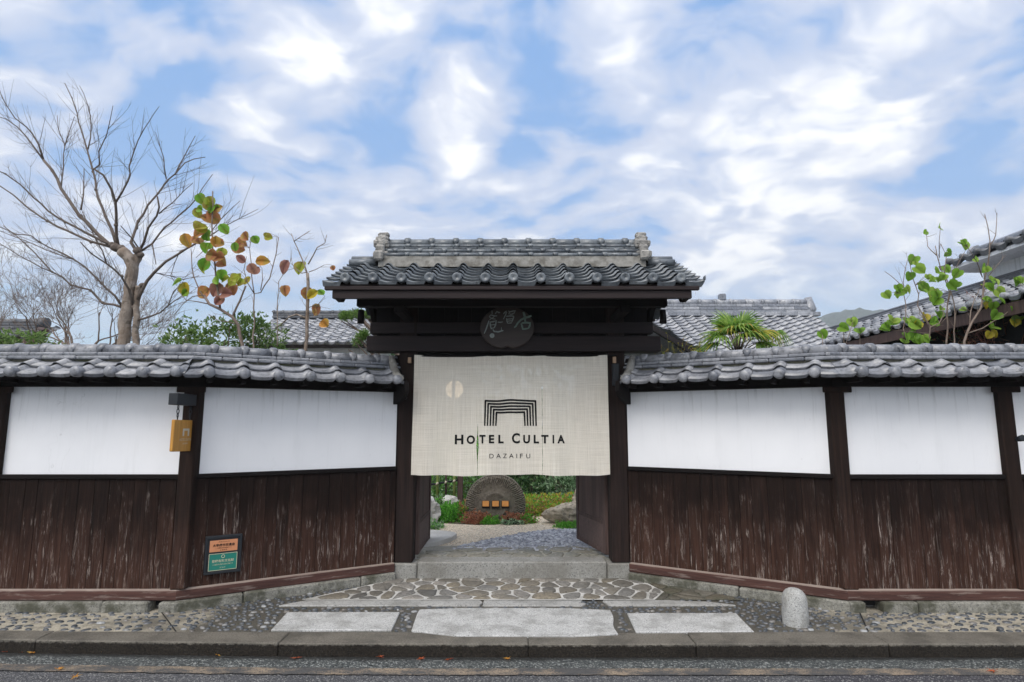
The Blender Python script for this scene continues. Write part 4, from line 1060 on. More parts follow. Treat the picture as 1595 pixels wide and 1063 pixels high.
add_text(mb, text_mesh('太宰府市民遺産', .026, .18, 0, .0005), onp(.232)); add_text(mb, text_mesh('この建物は市民遺産です', .014, .13), onp(.212)); add_text(mb, text_mesh('太宰府市', .013, .06), onp(.194)); add_text(mb, text_mesh('市民がまもる', .012, .09), onp(.266))
mb.build('writing', INK, op)
mb = MB()
for (a, b, c_, e_) in ((-.116, .116, .166, .170), (-.116, .116, .024, .028), (-.116, -.112, .028, .166), (.112, .116, .028, .166)): mb.box(a, b, -.0285, -.0262, c_, e_, 0)
add_text(mb, text_mesh('登録有形文化財', .026, .18, 0, .0004), onp(.095)); add_text(mb, text_mesh('この建造物は貴重な国民的財産です', .014, .17), onp(.07)); add_text(mb, text_mesh('文化庁', .014, .05), onp(.042))
pts = [(math.cos(t) * .013, -.0275, .142 + math.sin(t) * .013) for t in [2 * math.pi * k / 14 for k in range(15)]]
mb.tube(pts, .0025, 5, cap=False)
mb.build('writing', GILT, gp_)

# ------------------------------------------------------------------ bollard
mb = MB(); prof_ = [(.098, -.04), (.100, .0), (.099, .08), (.096, .16), (.092, .20), (.082, .232), (.064, .256), (.040, .270), (.015, .276)]
bc = (2.285, 5.055)
rings = []
for (r_, z_) in prof_:
    rings.append([mb.bm.verts.new((bc[0] + math.cos(t) * r_, bc[1] + math.sin(t) * r_, z_)) for t in [2 * math.pi * k / 28 for k in range(28)]])
for A, B in zip(rings, rings[1:]):
    for k in range(28): mb.bm.faces.new((A[k], A[(k + 1) % 28], B[(k + 1) % 28], B[k])).smooth = True
mb.bm.faces.new(rings[-1])
for v in mb.bm.verts: v.co += Vector((mnoise.noise(v.co * 14), mnoise.noise(v.co * 14 + Vector((9, 0, 0))), mnoise.noise(v.co * 14 + Vector((0, 9, 0))) * .6)) * .004
tag(mb.build('stone_bollard', GRAN_BOLL, None, (bc[0], bc[1], 0)), 'short round-topped white granite bollard on the pebbled pavement', 'bollard')

# ------------------------------------------------------------------ plants
def leaf_shape(kind):
    if kind == 'oval': return [(0, 0), (.30, .14), (.45, .40), (.42, .66), (.22, .90), (0, 1.02), (-.22, .90), (-.42, .66), (-.45, .40), (-.30, .14)]
    if kind == 'heart': return [(0, .08), (.22, -.04), (.46, .10), (.54, .42), (.36, .76), (0, 1.0), (-.36, .76), (-.54, .42), (-.46, .10), (-.22, -.04)]
    if kind == 'lance': return [(0, 0), (.14, .35), (.10, .75), (0, 1.0), (-.10, .75), (-.14, .35)]
def leaf(mb, pos, size, direction, normal, kind='oval', mi=0, fold=.25, curl=.15):
    d_ = Vector(direction).normalized(); n_ = Vector(normal); n_ = (n_ - d_ * n_.dot(d_))
    if n_.length < 1e-4: n_ = d_.orthogonal()
    n_.normalize(); s_ = d_.cross(n_); pos = Vector(pos); out = leaf_shape(kind)
    def P(a, b): return pos + (s_ * a + d_ * b + n_ * (abs(a) * fold - curl * b * b)) * size
    n = len(out); tip = max(range(n), key=lambda i: out[i][1])
    mid = [mb.bm.verts.new(P(0, t * out[tip][1] + (1 - t) * out[0][1])) for t in (0, .34, .67, 1)]
    for side in (out[1:tip], out[tip + 1:][::-1]):
        vs = [mb.bm.verts.new(P(a, b)) for a, b in side]
        # strip between the midrib and the margin
        chain = [mid[0]] + vs + [mid[3]]; m_ = 0
        for i in range(len(chain) - 1):
            tgt = min(3, int(round((i + 1) / (len(chain) - 1) * 3)))
            while m_ < tgt and mid[m_ + 1] is not chain[i] and mid[m_] is not chain[i]:
                f = mb.bm.faces.new((chain[i], mid[m_], mid[m_ + 1])); f.material_index = mi; f.smooth = True; m_ += 1
            if chain[i + 1] is not mid[m_] and chain[i] is not mid[m_]:
                f = mb.bm.faces.new((chain[i], mid[m_], chain[i + 1])); f.material_index = mi; f.smooth = True
            elif chain[i] is mid[m_] and i == 0:
                f = mb.bm.faces.new((chain[0], mid[1], chain[1])); f.material_index = mi; f.smooth = True; m_ = 1
def simple_leaf(mb, pos, size, d_, n_, w_=.32, mi=0):
    d_ = d_.normalized(); s_ = d_.cross(n_)
    if s_.length < 1e-4: s_ = d_.orthogonal()
    s_.normalize(); nn = s_.cross(d_)
    a = mb.bm.verts.new(pos); b = mb.bm.verts.new(pos + (d_ * .5 + s_ * w_ + nn * .08) * size); c = mb.bm.verts.new(pos + d_ * size - nn * size * .12); e_ = mb.bm.verts.new(pos + (d_ * .5 - s_ * w_ + nn * .08) * size)
    f = mb.bm.faces.new((a, b, c, e_)); f.material_index = mi
def rvec(rng):
    while True:
        v = Vector((rng.uniform(-1, 1), rng.uniform(-1, 1), rng.uniform(-1, 1)))
        if .05 < v.length < 1: return v.normalized()
def leaf_cloud(mb, c, rad, n, size, rng, w_=.32, mi=0, up=.4, shell=.5, whorl=3, lump=.35, zmin=None):
    c = Vector(c); seedv = rvec(rng) * 10
    for k in range(n):
        dv = rvec(rng); r_ = (shell + (1 - shell) * rng.random()) if rng.random() < .75 else rng.random() ** .5
        r_ *= 1 + lump * mnoise.noise(dv * 2.2 + seedv) * 1.6
        p = c + Vector((dv.x * rad[0], dv.y * rad[1], dv.z * rad[2])) * r_
        if zmin is not None and p.z < zmin: p.z = zmin + rng.random() * size
        for q in range(whorl):
            d2 = (dv * .6 + rvec(rng) * .9 + Vector((0, 0, up))).normalized()
            simple_leaf(mb, p, size * rng.uniform(.6, 1.2), d2, rvec(rng), w_, mi if isinstance(mi, int) else rng.choice(mi))
def bend(rng, p, d_, L, r0, r1, segs=5, wob=.16, up=.0):
    pts = [p.copy()]; d_ = d_.normalized()
    for i in range(segs):
        d_ = (d_ + rvec(rng) * wob + Vector((0, 0, up))).normalized(); pts.append(pts[-1] + d_ * L / segs)
    return pts, [r0 + (r1 - r0) * i / segs for i in range(segs + 1)], d_

class Skeleton:
    """limbs drawn out in the picture, each given its own depth as it leaves the trunk"""
    def __init__(s, Y, seed, k=.55): s.Y = Y; s.k = k; s.nodes = []; s.rng = random.Random(seed); s.limbs = []
    def limb(s, px, r0, r1, depth=0., mb=None, n=6):
        u0, v0 = px[0]; y0 = s.Y
        if s.nodes:
            q = min(s.nodes, key=lambda a: (a[0] - u0) ** 2 + (a[1] - v0) ** 2); y0 = q[2]
        tot = sum(math.hypot(b[0] - a[0], b[1] - a[1]) for a, b in zip(px, px[1:])); acc = 0.; pts = []; prev = px[0]
        dense = [px[0]]
        for a, b in zip(px, px[1:]):
            k = max(1, int(math.hypot(b[0] - a[0], b[1] - a[1]) / 14))
            for i in range(1, k + 1): dense.append((a[0] + (b[0] - a[0]) * i / k + (s.rng.uniform(-1.7, 1.7) if i < k else 0), a[1] + (b[1] - a[1]) * i / k + (s.rng.uniform(-1.7, 1.7) if i < k else 0)))
        rad = []
        for q in dense:
            acc += math.hypot(q[0] - prev[0], q[1] - prev[1]); prev = q; f = acc / max(tot, 1)
            y = y0 + depth * f; pts.append(at(q[0], q[1], y)); s.nodes.append((q[0], q[1], y)); rad.append((r0 + (r1 - r0) * f ** .8) * s.k * y / FPX)
        if mb is not None: mb.tube(pts, rad, n)
        s.limbs.append((pts, rad)); return pts
def twigs(mb, sk, rng, per_m=7., L=(.12, .5), r=.0045, sub=2, start=.25, ang=(.35, .85), up=.10, only=None, n=4, stop=1.):
    for pts, rad in (only or sk.limbs):
        tot = sum((b - a).length for a, b in zip(pts, pts[1:])); acc = 0.
        for i, (a, b) in enumerate(zip(pts, pts[1:])):
            acc += (b - a).length
            if acc < tot * start or acc > tot * stop: continue
            k = (b - a).length * per_m; k = int(k) + (rng.random() < k % 1)
            for _ in range(k):
                d_ = (b - a).normalized(); s_ = d_.cross(rvec(rng)).normalized(); t = rng.uniform(*ang)
                d2 = d_ * math.cos(t) + s_ * math.sin(t)
                l_ = rng.uniform(*L); rr = min(r, rad[i] * .7)
                P, Rr, de = bend(rng, a.lerp(b, rng.random()), d2, l_, rr, rr * .35, 5, .12, up); mb.tube(P, Rr, n, cap=False)
                for _ in range(rng.randint(0, sub)):
                    q = rng.randint(1, 4); d3 = ((P[q + 1] - P[q]).normalized() + rvec(rng) * .7).normalized()
                    P2, R2, _d = bend(rng, P[q], d3, l_ * rng.uniform(.25, .6), rr * .6, rr * .25, 4, .12, up); mb.tube(P2, R2, 3, cap=False)

# --- bare tree, left
T = Skeleton(8.6, 1, .56); bt = thing('bare_tree', 'tall bare grey tree with pollarded knuckles and long whippy branches behind the left wall', 'tree', tuple(at(196, 545, 8.6)))
bl = tuple(bt.location)
def sub_(P): return [Vector(p) - Vector(bl) for p in P]
tr = MB(); br = MB()
T.limb([(191, 600), (192, 537), (197, 489), (203, 442), (206, 418), (202, 403), (190, 391)], 16.5, 15.5, 0, tr, 14)
T.limb([(206, 418), (213, 404), (217, 394)], 13, 11, .1, tr, 12)
T.limb([(209, 600), (212, 533), (212, 481), (215, 455), (216, 446)], 9.5, 8, 0, tr, 10)
T.limb([(212, 472), (220, 455), (229, 438), (241, 424), (258, 408), (278, 396), (303, 381)], 5.5, 2.6, -.25, br, 7)
T.limb([(218, 460), (205, 474), (192, 480)], 4, 6, .2, br, 7)
# knuckles
for (u, v, r_) in ((180, 386, 9), (188, 388, 8), (173, 382, 6), (214, 391, 7.5), (219, 398, 6), (221, 445, 5), (209, 480, 6)):
    q = at(u, v, 8.6); k = MB(); rr = r_ * .85 * 8.6 / FPX
    br.tube([q + Vector((-rr, 0, -rr * .2)), q + Vector((-rr * .5, 0, 0)), q, q + Vector((rr * .6, 0, .01)), q + Vector((rr, 0, 0))], [rr * .35, rr * .8, rr, rr * .8, rr * .35], 9)
B = [([(179, 387), (143, 377), (116, 365), (89, 353), (62, 337), (41, 322), (21, 304), (0, 290), (-30, 276)], 4.6, 1.2, .6),
     ([(179, 385), (154, 373), (132, 362), (102, 346), (91, 340), (75, 329), (52, 308), (31, 287), (8, 271), (-25, 256)], 4.6, 1.3, -.5),
     ([(178, 384), (168, 379), (152, 365), (135, 346), (124, 337), (110, 316), (95, 294), (81, 265), (68, 250)], 5.6, 3.6, .4),
     ([(68, 250), (52, 228), (41, 213), (27, 198), (10, 186), (-12, 179)], 2.6, 1, .4), ([(68, 250), (60, 225), (50, 208), (41, 198), (23, 184), (10, 164), (3, 151), (-2, 138)], 2.8, .9, -.2),
     ([(182, 384), (175, 360), (164, 337), (153, 310), (145, 267), (135, 231), (128, 207), (120, 176), (112, 153), (101, 130)], 4.8, 1.1, .7),
     ([(137, 233), (141, 215), (142, 196), (137, 165), (130, 145), (124, 134)], 2, .7, .2), ([(145, 265), (155, 257), (154, 236), (166, 211), (171, 190), (176, 165)], 2.4, .8, -.4),
     ([(184, 383), (181, 352), (180, 316), (174, 296), (161, 273), (147, 264)], 4.6, 2.6, -.5), ([(180, 316), (190, 300), (199, 283), (203, 273), (201, 260), (208, 238), (215, 219), (224, 202), (232, 190), (248, 166)], 3.2, .8, -.3),
     ([(126, 327), (130, 304), (131, 262)], 2.6, 1, .3), ([(95, 294), (99, 260), (101, 227), (95, 212), (91, 202), (89, 180)], 2, .7, .3), ([(101, 227), (108, 205), (116, 182)], 1.6, .8, .1),
     ([(212, 390), (204, 378), (212, 355), (215, 345), (230, 320), (246, 302), (261, 281), (273, 271), (288, 254), (302, 248), (320, 245)], 4.8, 1., .5),
     ([(273, 272), (286, 246), (298, 223), (304, 212)], 2.2, .8, .2), ([(259, 279), (256, 262), (255, 246), (248, 225), (242, 206)], 1.8, .7, -.2),
     ([(218, 390), (224, 378), (231, 355), (238, 345), (244, 337), (248, 323), (245, 306)], 4.2, 2.2, -.4), ([(248, 333), (258, 324), (269, 316), (288, 296), (300, 286)], 2., .8, -.3),
     ([(219, 392), (237, 380), (248, 365), (256, 355), (267, 347), (284, 331), (306, 310), (315, 294), (331, 272)], 3.2, .9, .3),
     ([(219, 392), (206, 372), (195, 360), (188, 352)], 2.4, 1.2, -.5), ([(237, 380), (240, 395), (243, 412)], 2, 1.2, -.2),
     ([(208, 479), (200, 450), (189, 431), (178, 420), (166, 411), (143, 396), (133, 386), (125, 377)], 4.2, 1.6, -.7), ([(166, 411), (160, 392), (150, 375), (136, 350), (128, 330)], 2, .9, -.2),
     ([(192, 480), (179, 461), (166, 450), (150, 433), (131, 415), (116, 405), (100, 396), (77, 386), (48, 367), (25, 365), (-10, 350)], 3.8, 1, -.4), ([(116, 405), (95, 398), (73, 390), (55, 382), (39, 375), (0, 360), (-15, 356)], 1.8, .8, .2),
     ([(192, 480), (160, 473), (141, 452), (124, 448), (110, 444), (96, 431), (81, 424), (71, 413), (54, 394), (27, 369), (5, 352)], 3.8, 1, .5), ([(81, 424), (64, 417), (48, 408), (29, 398), (0, 380), (-20, 372)], 1.8, .8, .2),
     ([(303, 381), (320, 372), (343, 343), (358, 328), (374, 313)], 2., .7, .2), ([(320, 372), (357, 349), (380, 337), (402, 326)], 1.8, .6, -.2), ([(303, 381), (280, 392), (272, 410), (266, 430), (275, 445)], 1.6, .8, .2),
     ([(240, 425), (265, 430), (285, 436), (310, 430)], 1.4, .7, .3), ([(212, 500), (235, 493), (250, 487), (262, 476), (270, 455), (285, 440)], 3., 1.1, -.4), ([(262, 476), (285, 460), (300, 455)], 1.6, .7, .1)]
for px, a, b, dp in B: T.limb(px, a, b, dp, br, 6)
for (u, v, s_) in ((0, 0, 0),): pass
twigs(br, T, T.rng, 12, (.14, .72), .0036, 3, .10, (.25, .75), .06, only=T.limbs[4:], stop=.82)
for pts, rad in T.limbs[4:]:             # swollen nodes where shoots were cut back
    for p, r_ in zip(pts[1:-1], rad[1:-1]):
        if T.rng.random() < .22:
            d_ = rvec(T.rng) * r_ * .6; k_ = r_ * T.rng.uniform(1.1, 1.7); br.tube([p + d_ - Vector((0, 0, k_)), p + d_ - Vector((0, 0, k_ * .4)), p + d_ + Vector((0, 0, k_ * .4)), p + d_ + Vector((0, 0, k_))], [k_ * .4, k_ * .95, k_ * .95, k_ * .4], 6)
bmesh.ops.subdivide_edges(tr.bm, edges=list(tr.bm.edges), cuts=2, use_grid_fill=True)
for v in tr.bm.verts:
    v.co += Vector((mnoise.noise(v.co * 9), mnoise.noise(v.co * 9 + Vector((5, 0, 0))), 0)) * .014 + Vector((mnoise.noise(v.co * 30), mnoise.noise(v.co * 30 + Vector((5, 0, 0))), 0)) * .005
tr.build('trunk', BARK, bt).location = -Vector(bl); br.build('branches', BARK_M, bt).location = -Vector(bl)
# --- twiggy small tree in front of it
rng = random.Random(77); p0 = at(128, 545, 9.6); tt = thing('twiggy_tree', 'low spreading bare tree of dense fine twigs beside the tall bare tree', 'tree', tuple(p0))
mb = MB()
def grow(p, d_, L, r_, lev):
    P, Rr, de = bend(rng, p, d_, L, r_, r_ * .66, 5, .20, .03); mb.tube(P, Rr, 5 if lev < 3 else 3, cap=False)
    if lev >= 7: return
    for k in range(rng.choice((2, 3, 3)) if lev < 6 else 2):
        q = rng.choice((3, 4, 5)) if lev else rng.choice((2, 3, 4, 5)); d2 = ((P[q] - P[q - 1]).normalized() + rvec(rng) * .62 + Vector((0, 0, .12))).normalized()
        grow(P[q], d2, L * rng.uniform(.62, .90), max(.0022, Rr[q] * .70), lev + 1)
for dx, dz, L in ((-.9, .75, .56), (-.35, 1., .5), (.15, 1., .5), (.75, .8, .5), (-1.2, .40, .6), (1.1, .45, .5), (-.7, .9, .55)):
    grow(Vector((0, 0, -.3)), Vector((dx, rng.uniform(-.4, .4), dz)), L * 1.12, .028, 1)
mb.build('branches', BARK_D, tt)
mb = MB(); mb.tube([(0, 0, -1.2), (-.02, .01, -.6), (.0, 0, -.22)], [.11, .085, .07], 9); mb.build('trunk', BARK_D, tt)
# more of the same far left
p0 = at(-30, 548, 13.5); t2 = thing('twiggy_tree', 'distant bare twigs above the dark roof at the left edge', 'tree', tuple(p0)); mb = MB()
for dx, dz, L in ((-.5, .9, .75), (.3, 1., .72), (.9, .75, .75)): grow(Vector((0, 0, -.2)), Vector((dx, rng.uniform(-.3, .3), dz)), L, .025, 2)
mb.build('branches', BARK_D, t2); mb = MB(); mb.tube([(0, 0, -2.2), (0, 0, -.18)], [.1, .06], 8); mb.build('trunk', BARK_D, t2)

# --- large-leaved tree
MATS_L = [L_GREEN, L_YG, L_BROWN, L_PLUM, L_YEL, L_ORANGE]
def z6(x, y): return (240 + x / 4.168, 290 + y / 4.168)
def leafy(name, label, stems, leaves, Y, seed, mats, kind, size, base_px, tw=3.5, conv=None, bark=BARK_D):
    sk = Skeleton(Y, seed); p0 = at(*base_px, Y); t = thing(name, label, 'tree', tuple(p0)); mb = MB()
    for px, a, b, dp in stems: sk.limb(px, a, b, dp, mb, 7)
    twigs(mb, sk, sk.rng, tw, (.08, .26), .0032, 1, .35, (.4, 1.), .06)
    mb.build('branches', bark, t).location = -p0
    lm = MB(); rr = sk.rng
    for (u, v, s_, mi) in leaves:
        q = min(sk.nodes, key=lambda a: (a[0] - u) ** 2 + (a[1] - v) ** 2)
        y = q[2] + rr.uniform(-.10, .10); c = at(u, v, y); sz = s_ * y / FPX
        d_ = Vector((rr.uniform(-.7, .7), rr.uniform(-.3, .1), rr.uniform(-1, .25))) if kind == 'oval' else Vector((rr.uniform(-.7, .7), rr.uniform(-.5, .1), rr.uniform(-1, -.1)))
        d_.normalize(); nrm = Vector((rr.uniform(-.6, .6), -1, rr.uniform(-.2, .8)))
        leaf(lm, c - d_ * sz * .5, sz, d_, nrm, kind, mi, rr.uniform(.05, .55), rr.uniform(-.1, .5))
        # petiole from the nearest wood
        w_ = at(q[0], q[1], q[2]); 
        if (w_ - (c - d_ * sz * .5)).length < .45: lm.tube([w_, (w_ + c - d_ * sz * .5) / 2 + Vector((0, 0, .01)), c - d_ * sz * .5], .0024, 3, mi=len(mats), cap=False)
    lm.build('leaves', mats + [bark], t).location = -p0
    return t
g_, yg, bn, pm, ye, og = range(6)
LV = [(300, 80, g_), (345, 125, yg), (362, 100, yg), (400, 145, bn), (278, 172, yg), (345, 210, bn), (385, 205, bn), (292, 268, yg), (300, 300, bn), (345, 315, g_), (205, 345, og), (295, 360, bn), (330, 400, g_), (425, 370, bn), (440, 430, yg), (370, 450, bn), (420, 465, bn), (440, 495, bn), (332, 510, g_), (400, 360, og), (452, 272, g_)]
LV2 = [(138, 622, g_), (195, 665, ye), (318, 690, bn), (405, 665, pm), (440, 570, g_), (415, 605, g_), (455, 695, pm), (510, 670, bn), (425, 745, pm)]
LV3 = [(595, 328, bn), (562, 365, bn), (655, 345, g_), (745, 335, yg), (540, 402, bn), (562, 475, pm), (700, 485, og), (635, 535, pm), (605, 615, ye), (525, 595, yg), (550, 600, yg)]
S1 = [([(380, 600), (378, 538), (371, 506), (362, 494), (343, 482), (326, 474), (318, 460)], 6.5, 3.5, 0.), ([(326, 474), (312, 455), (307, 444), (299, 417), (298, 392)], 2.5, 1.1, .2), ([(343, 482), (341, 465), (337, 440), (335, 415), (331, 386), (330, 350), (332, 318), (331, 298)], 3.2, 1.6, -.1),
      ([(362, 494), (368, 480), (374, 468), (379, 455), (383, 446)], 3.4, 2.2, .1), ([(326, 474), (306, 470), (290, 468), (276, 452)], 1.8, .8, -.2), ([(318, 460), (300, 462), (285, 474), (272, 490)], 1.6, .8, .1), ([(371, 506), (340, 500), (325, 490)], 1.6, .8, .2), ([(331, 386), (316, 392), (305, 402)], 1.3, .7, 0.), ([(337, 424), (350, 430), (362, 426)], 1.2, .7, 0)]
def szs(L, base, rng): return [(*z6(x, y), base * rng.uniform(.78, 1.12), mi) for x, y, mi in L] + [(*z6(x + rng.uniform(-32, 32), y + rng.uniform(-28, 34)), base * rng.uniform(.55, .85), rng.choice((mi, mi, 0, 1))) for x, y, mi in L if rng.random() < .42]
rl = random.Random(4)
leafy('large_leaved_tree', 'slender tree with a column of big green, yellow and russet leaves on bare grey stems', S1, szs(LV + LV2, 22, rl), 7.7, 31, MATS_L, 'oval', 22, (378, 545))
S2 = [([(395, 600), (395, 538), (395, 480), (396, 458), (406, 456), (412, 445), (420, 434), (425, 415), (430, 396), (434, 370)], 2.8, 1.2, 0.), ([(396, 458), (392, 430), (390, 400), (391, 372)], 1.7, .9, .1), ([(396, 458), (385, 440), (380, 420), (384, 400)], 1.5, .8, -.1), ([(406, 452), (409, 435), (408, 418)], 1.4, .8, .1)]
leafy('large_leaved_tree', 'thin forked sapling with scattered brown and yellow leaves, left of the stubby trunk', S2, szs(LV3, 19, rl), 7.5, 32, MATS_L, 'oval', 18, (395, 545))
S3 = [([(476, 600), (476, 544), (478, 506), (479, 480), (480, 458), (480, 440), (479, 426)], 5.4, 4.6, 0.), ([(479, 428), (474, 412), (468, 398), (463, 386), (458, 376), (454, 364)], 2.6, 1., .1), ([(480, 412), (488, 398), (494, 386), (506, 379), (509, 366)], 2.2, .9, -.1), ([(477, 496), (462, 490), (450, 494), (438, 506), (428, 512)], 3.2, 1.4, .2), ([(479, 424), (470, 426), (460, 418), (453, 410)], 1.6, .7, 0), ([(481, 424), (492, 420), (505, 413)], 1.5, .7, .1), ([(458, 376), (470, 368), (482, 360)], 1.3, .6, .1), ([(478, 480), (495, 475), (506, 462)], 1.3, .7, .1), ([(432, 540), (432, 472), (434, 439), (441, 428), (449, 418), (454, 402)], 1.8, .8, .3)]
leafy('stubby_sapling', 'straight stubby trunk with spiky bare shoots and few leaves, left of the gate roof', S3, [(*z6(x, y), s_, m_) for x, y, m_, s_ in ((843, 518, pm, 23), (948, 522, yg, 24), (995, 695, bn, 22), (1030, 705, ye, 20), (1083, 692, g_, 15), (1048, 800, bn, 20), (1050, 825, bn, 16), (1108, 895, og, 19), (850, 670, bn, 18), (1160, 530, bn, 10))], 7.4, 33, MATS_L, 'oval', 20, (476, 545), 9, bark=BARK)
# --- heart-leaved shrubs right
def z7(x, y): return (1340 + x / 4.945, 330 + y / 4.945)
hm = [L_BRIGHT, L_YEL]
H1 = [([(1447, 590), (1447, 532), (1449, 508), (1437, 490), (1429, 476), (1431, 459), (1426, 445), (1421, 431), (1417, 409)], 2.4, .9, 0.), ([(1449, 510), (1463, 504), (1470, 490), (1467, 478)], 1.8, .8, .1), ([(1449, 514), (1441, 497), (1430, 488)], 1.5, .8, .1), ([(1411, 530), (1407, 512), (1411, 490), (1408, 460), (1407, 439), (1410, 419), (1414, 404)], 1.6, .8, .2), ([(1407, 448), (1397, 438), (1388, 430), (1378, 423)], 1.2, .7, .1), ([(1447, 520), (1425, 518), (1400, 515), (1382, 514)], 1.5, .7, -.1)]
HL1 = [(407, 372), (457, 450), (383, 498), (205, 643), (290, 590), (300, 625), (345, 610), (375, 598), (483, 578), (495, 590), (253, 840), (280, 850), (190, 890), (380, 848), (430, 870), (400, 880), (582, 845), (360, 965), (405, 955), (455, 985), (510, 968), (340, 1000), (430, 1000), (520, 505), (556, 520)]
HY1 = [(495, 815), (445, 875)]
H2 = [([(1474, 590), (1474, 534), (1475, 492), (1479, 455), (1472, 435), (1465, 417), (1460, 400), (1457, 383)], 3.2, 1.1, 0.), ([(1459, 398), (1450, 390), (1445, 384), (1443, 365)], 1.5, .7, .2), ([(1463, 402), (1463, 375), (1465, 354)], 1.3, .6, -.1), ([(1487, 590), (1487, 532), (1486, 472), (1480, 450), (1471, 424), (1474, 400)], 2.5, 1., .2), ([(1475, 478), (1482, 440), (1490, 415), (1503, 392)], 1.4, .7, .1), ([(1475, 494), (1462, 508), (1450, 515)], 1.3, .7, .1), ([(1465, 380), (1470, 390), (1474, 398)], 1., .6, 0)]
HL2 = [(503, 160), (615, 118), (670, 330), (595, 468), (667, 440), (745, 475), (640, 500), (560, 620), (560, 660), (580, 690), (540, 640), (590, 640), (707, 568), (745, 563), (625, 745), (605, 798), (620, 515)]
H3 = [([(1498, 590), (1502, 532), (1508, 515), (1514, 502), (1522, 490), (1528, 480), (1531, 462), (1532, 445), (1535, 428), (1539, 411), (1541, 395), (1542, 376), (1539, 355), (1534, 334)], 4.6, .9, 0.), ([(1542, 382), (1548, 374), (1551, 366), (1552, 350), (1553, 332)], 1.6, .7, .1), ([(1530, 432), (1526, 420), (1522, 409), (1514, 396), (1508, 387)], 1.5, .7, -.2), ([(1540, 430), (1552, 415), (1566, 398)], 1.1, .6, .1), ([(1506, 520), (1530, 512), (1552, 498), (1575, 482), (1592, 470)], 2., 1., -.2), ([(1510, 508), (1512, 485), (1518, 466), (1526, 450)], 1.7, .8, .2), ([(1575, 484), (1582, 474), (1588, 455)], 1.2, .7, .1)]
HL3 = [(800, 230), (810, 255), (785, 250), (795, 752), (890, 365), (965, 438), (1020, 535), (1055, 535), (985, 578), (1005, 585), (1080, 622), (980, 680), (1025, 725), (1045, 798), (1020, 890), (1200, 540), (1230, 530), (1190, 690), (1205, 710), (1165, 760), (1200, 840), (1245, 520), (1097, 688), (1235, 820)]
HY3 = [(960, 725), (995, 950), (1025, 948), (1195, 850)]
rl = random.Random(9)
def hs_(L, HY, b): return [(*z7(x, y), b * rl.choice((.62, .8, .9, 1., 1.15)), 0) for x, y in L] + [(*z7(x + rl.uniform(-24, 24), y + rl.uniform(-18, 24)), b * rl.uniform(.5, .8), 0) for x, y in L if rl.random() < .45] + [(*z7(x, y), b * rl.uniform(.8, 1.), 1) for x, y in HY]
leafy('heart_leaved_shrub', 'lowest and leftmost of the three heart-leaved shrubs, leaves clustered near its base', H1, hs_(HL1, HY1, 16.5), 7.3, 51, hm, 'heart', 13, (1447, 545), 4)
leafy('heart_leaved_shrub', 'twin-stemmed heart-leaved shrub with its top leaves high against the sky, middle of the three', H2, hs_(HL2, HY2 := [], 15.5), 7.5, 52, hm, 'heart', 12, (1474, 545), 4)
leafy('heart_leaved_shrub', 'rightmost heart-leaved shrub, its leaning stem ending in two long bare shoots', H3, hs_(HL3, HY3, 15.5), 7.2, 53, hm, 'heart', 12, (1502, 545), 4)
rl = random.Random(10)
for (u, v, lab) in ((1281, 522, 'lone heart-leaved seedling left of the other two, just showing above the right wall'), (1314, 511, 'middle heart-leaved seedling above the right wall, with two leaves'), (1339, 515, 'heart-leaved seedling nearest the heart-leaved shrubs, above the right wall')):
    st_ = [([(u + 2, 590), (u + 1, 545), (u, v)], 1.6, .9, 0.)]; lv = [(u, v, 16, 0)]
    if u == 1314: st_.append(([(u, 545), (u + 9, 520), (1328, 503)], 1.2, .8, .1)); lv.append((1328, 502, 16, 0))
    leafy('heart_leaved_seedling', lab, st_, lv, 7.2, 60, hm, 'heart', 12, (u, 548), 0)
# --- dry reddish bush, right edge
rng = random.Random(88); p0 = at(1575, 548, 8.0); rb = thing('nandina_bush', 'dry reddish bush of fine twigs at the right edge above the wall', 'bush', tuple(p0)); mb = MB(); lf = MB()
for k in range(46):
    P, Rr, de = bend(rng, Vector((rng.uniform(-.45, .5), rng.uniform(-.25, .25), -.5)), Vector((rng.uniform(-.7, .7), rng.uniform(-.3, .3), 1)), rng.uniform(.7, 1.25), .007, .003, 6, .2); mb.tube(P, Rr, 4, cap=False)
    for q in range(2, 7):
        for _ in range(3):
            P2, R2, d3 = bend(rng, P[q], (rvec(rng) + Vector((0, 0, .3))), rng.uniform(.12, .3), .003, .0015, 4, .2); mb.tube(P2, R2, 3, cap=False)
            for z_ in range(2): simple_leaf(lf, P2[rng.randint(2, 4)], rng.uniform(.03, .055), rvec(rng), rvec(rng), .18, 0)
mb.build('branches', L_DRYRED, rb); lf.build('leaves', L_DRYRED, rb)
p0 = at(1505, 548, 8.4); db = thing('low_bush', 'dark olive and rust bush behind the stems of the rightmost heart-leaved shrub', 'bush', tuple(p0)); mb = MB()
leaf_cloud(mb, (0, 0, -.1), (.42, .3, .42), 260, .07, rng, .16, [0, 0, 1], .3, .3); mb.build('foliage', [L_DARK, L_RUST], db); mb = MB(); mb.tube([(0, 0, -1.2), (0, 0, 0)], [.03, .02], 6); mb.build('stem', BARK_D, db)
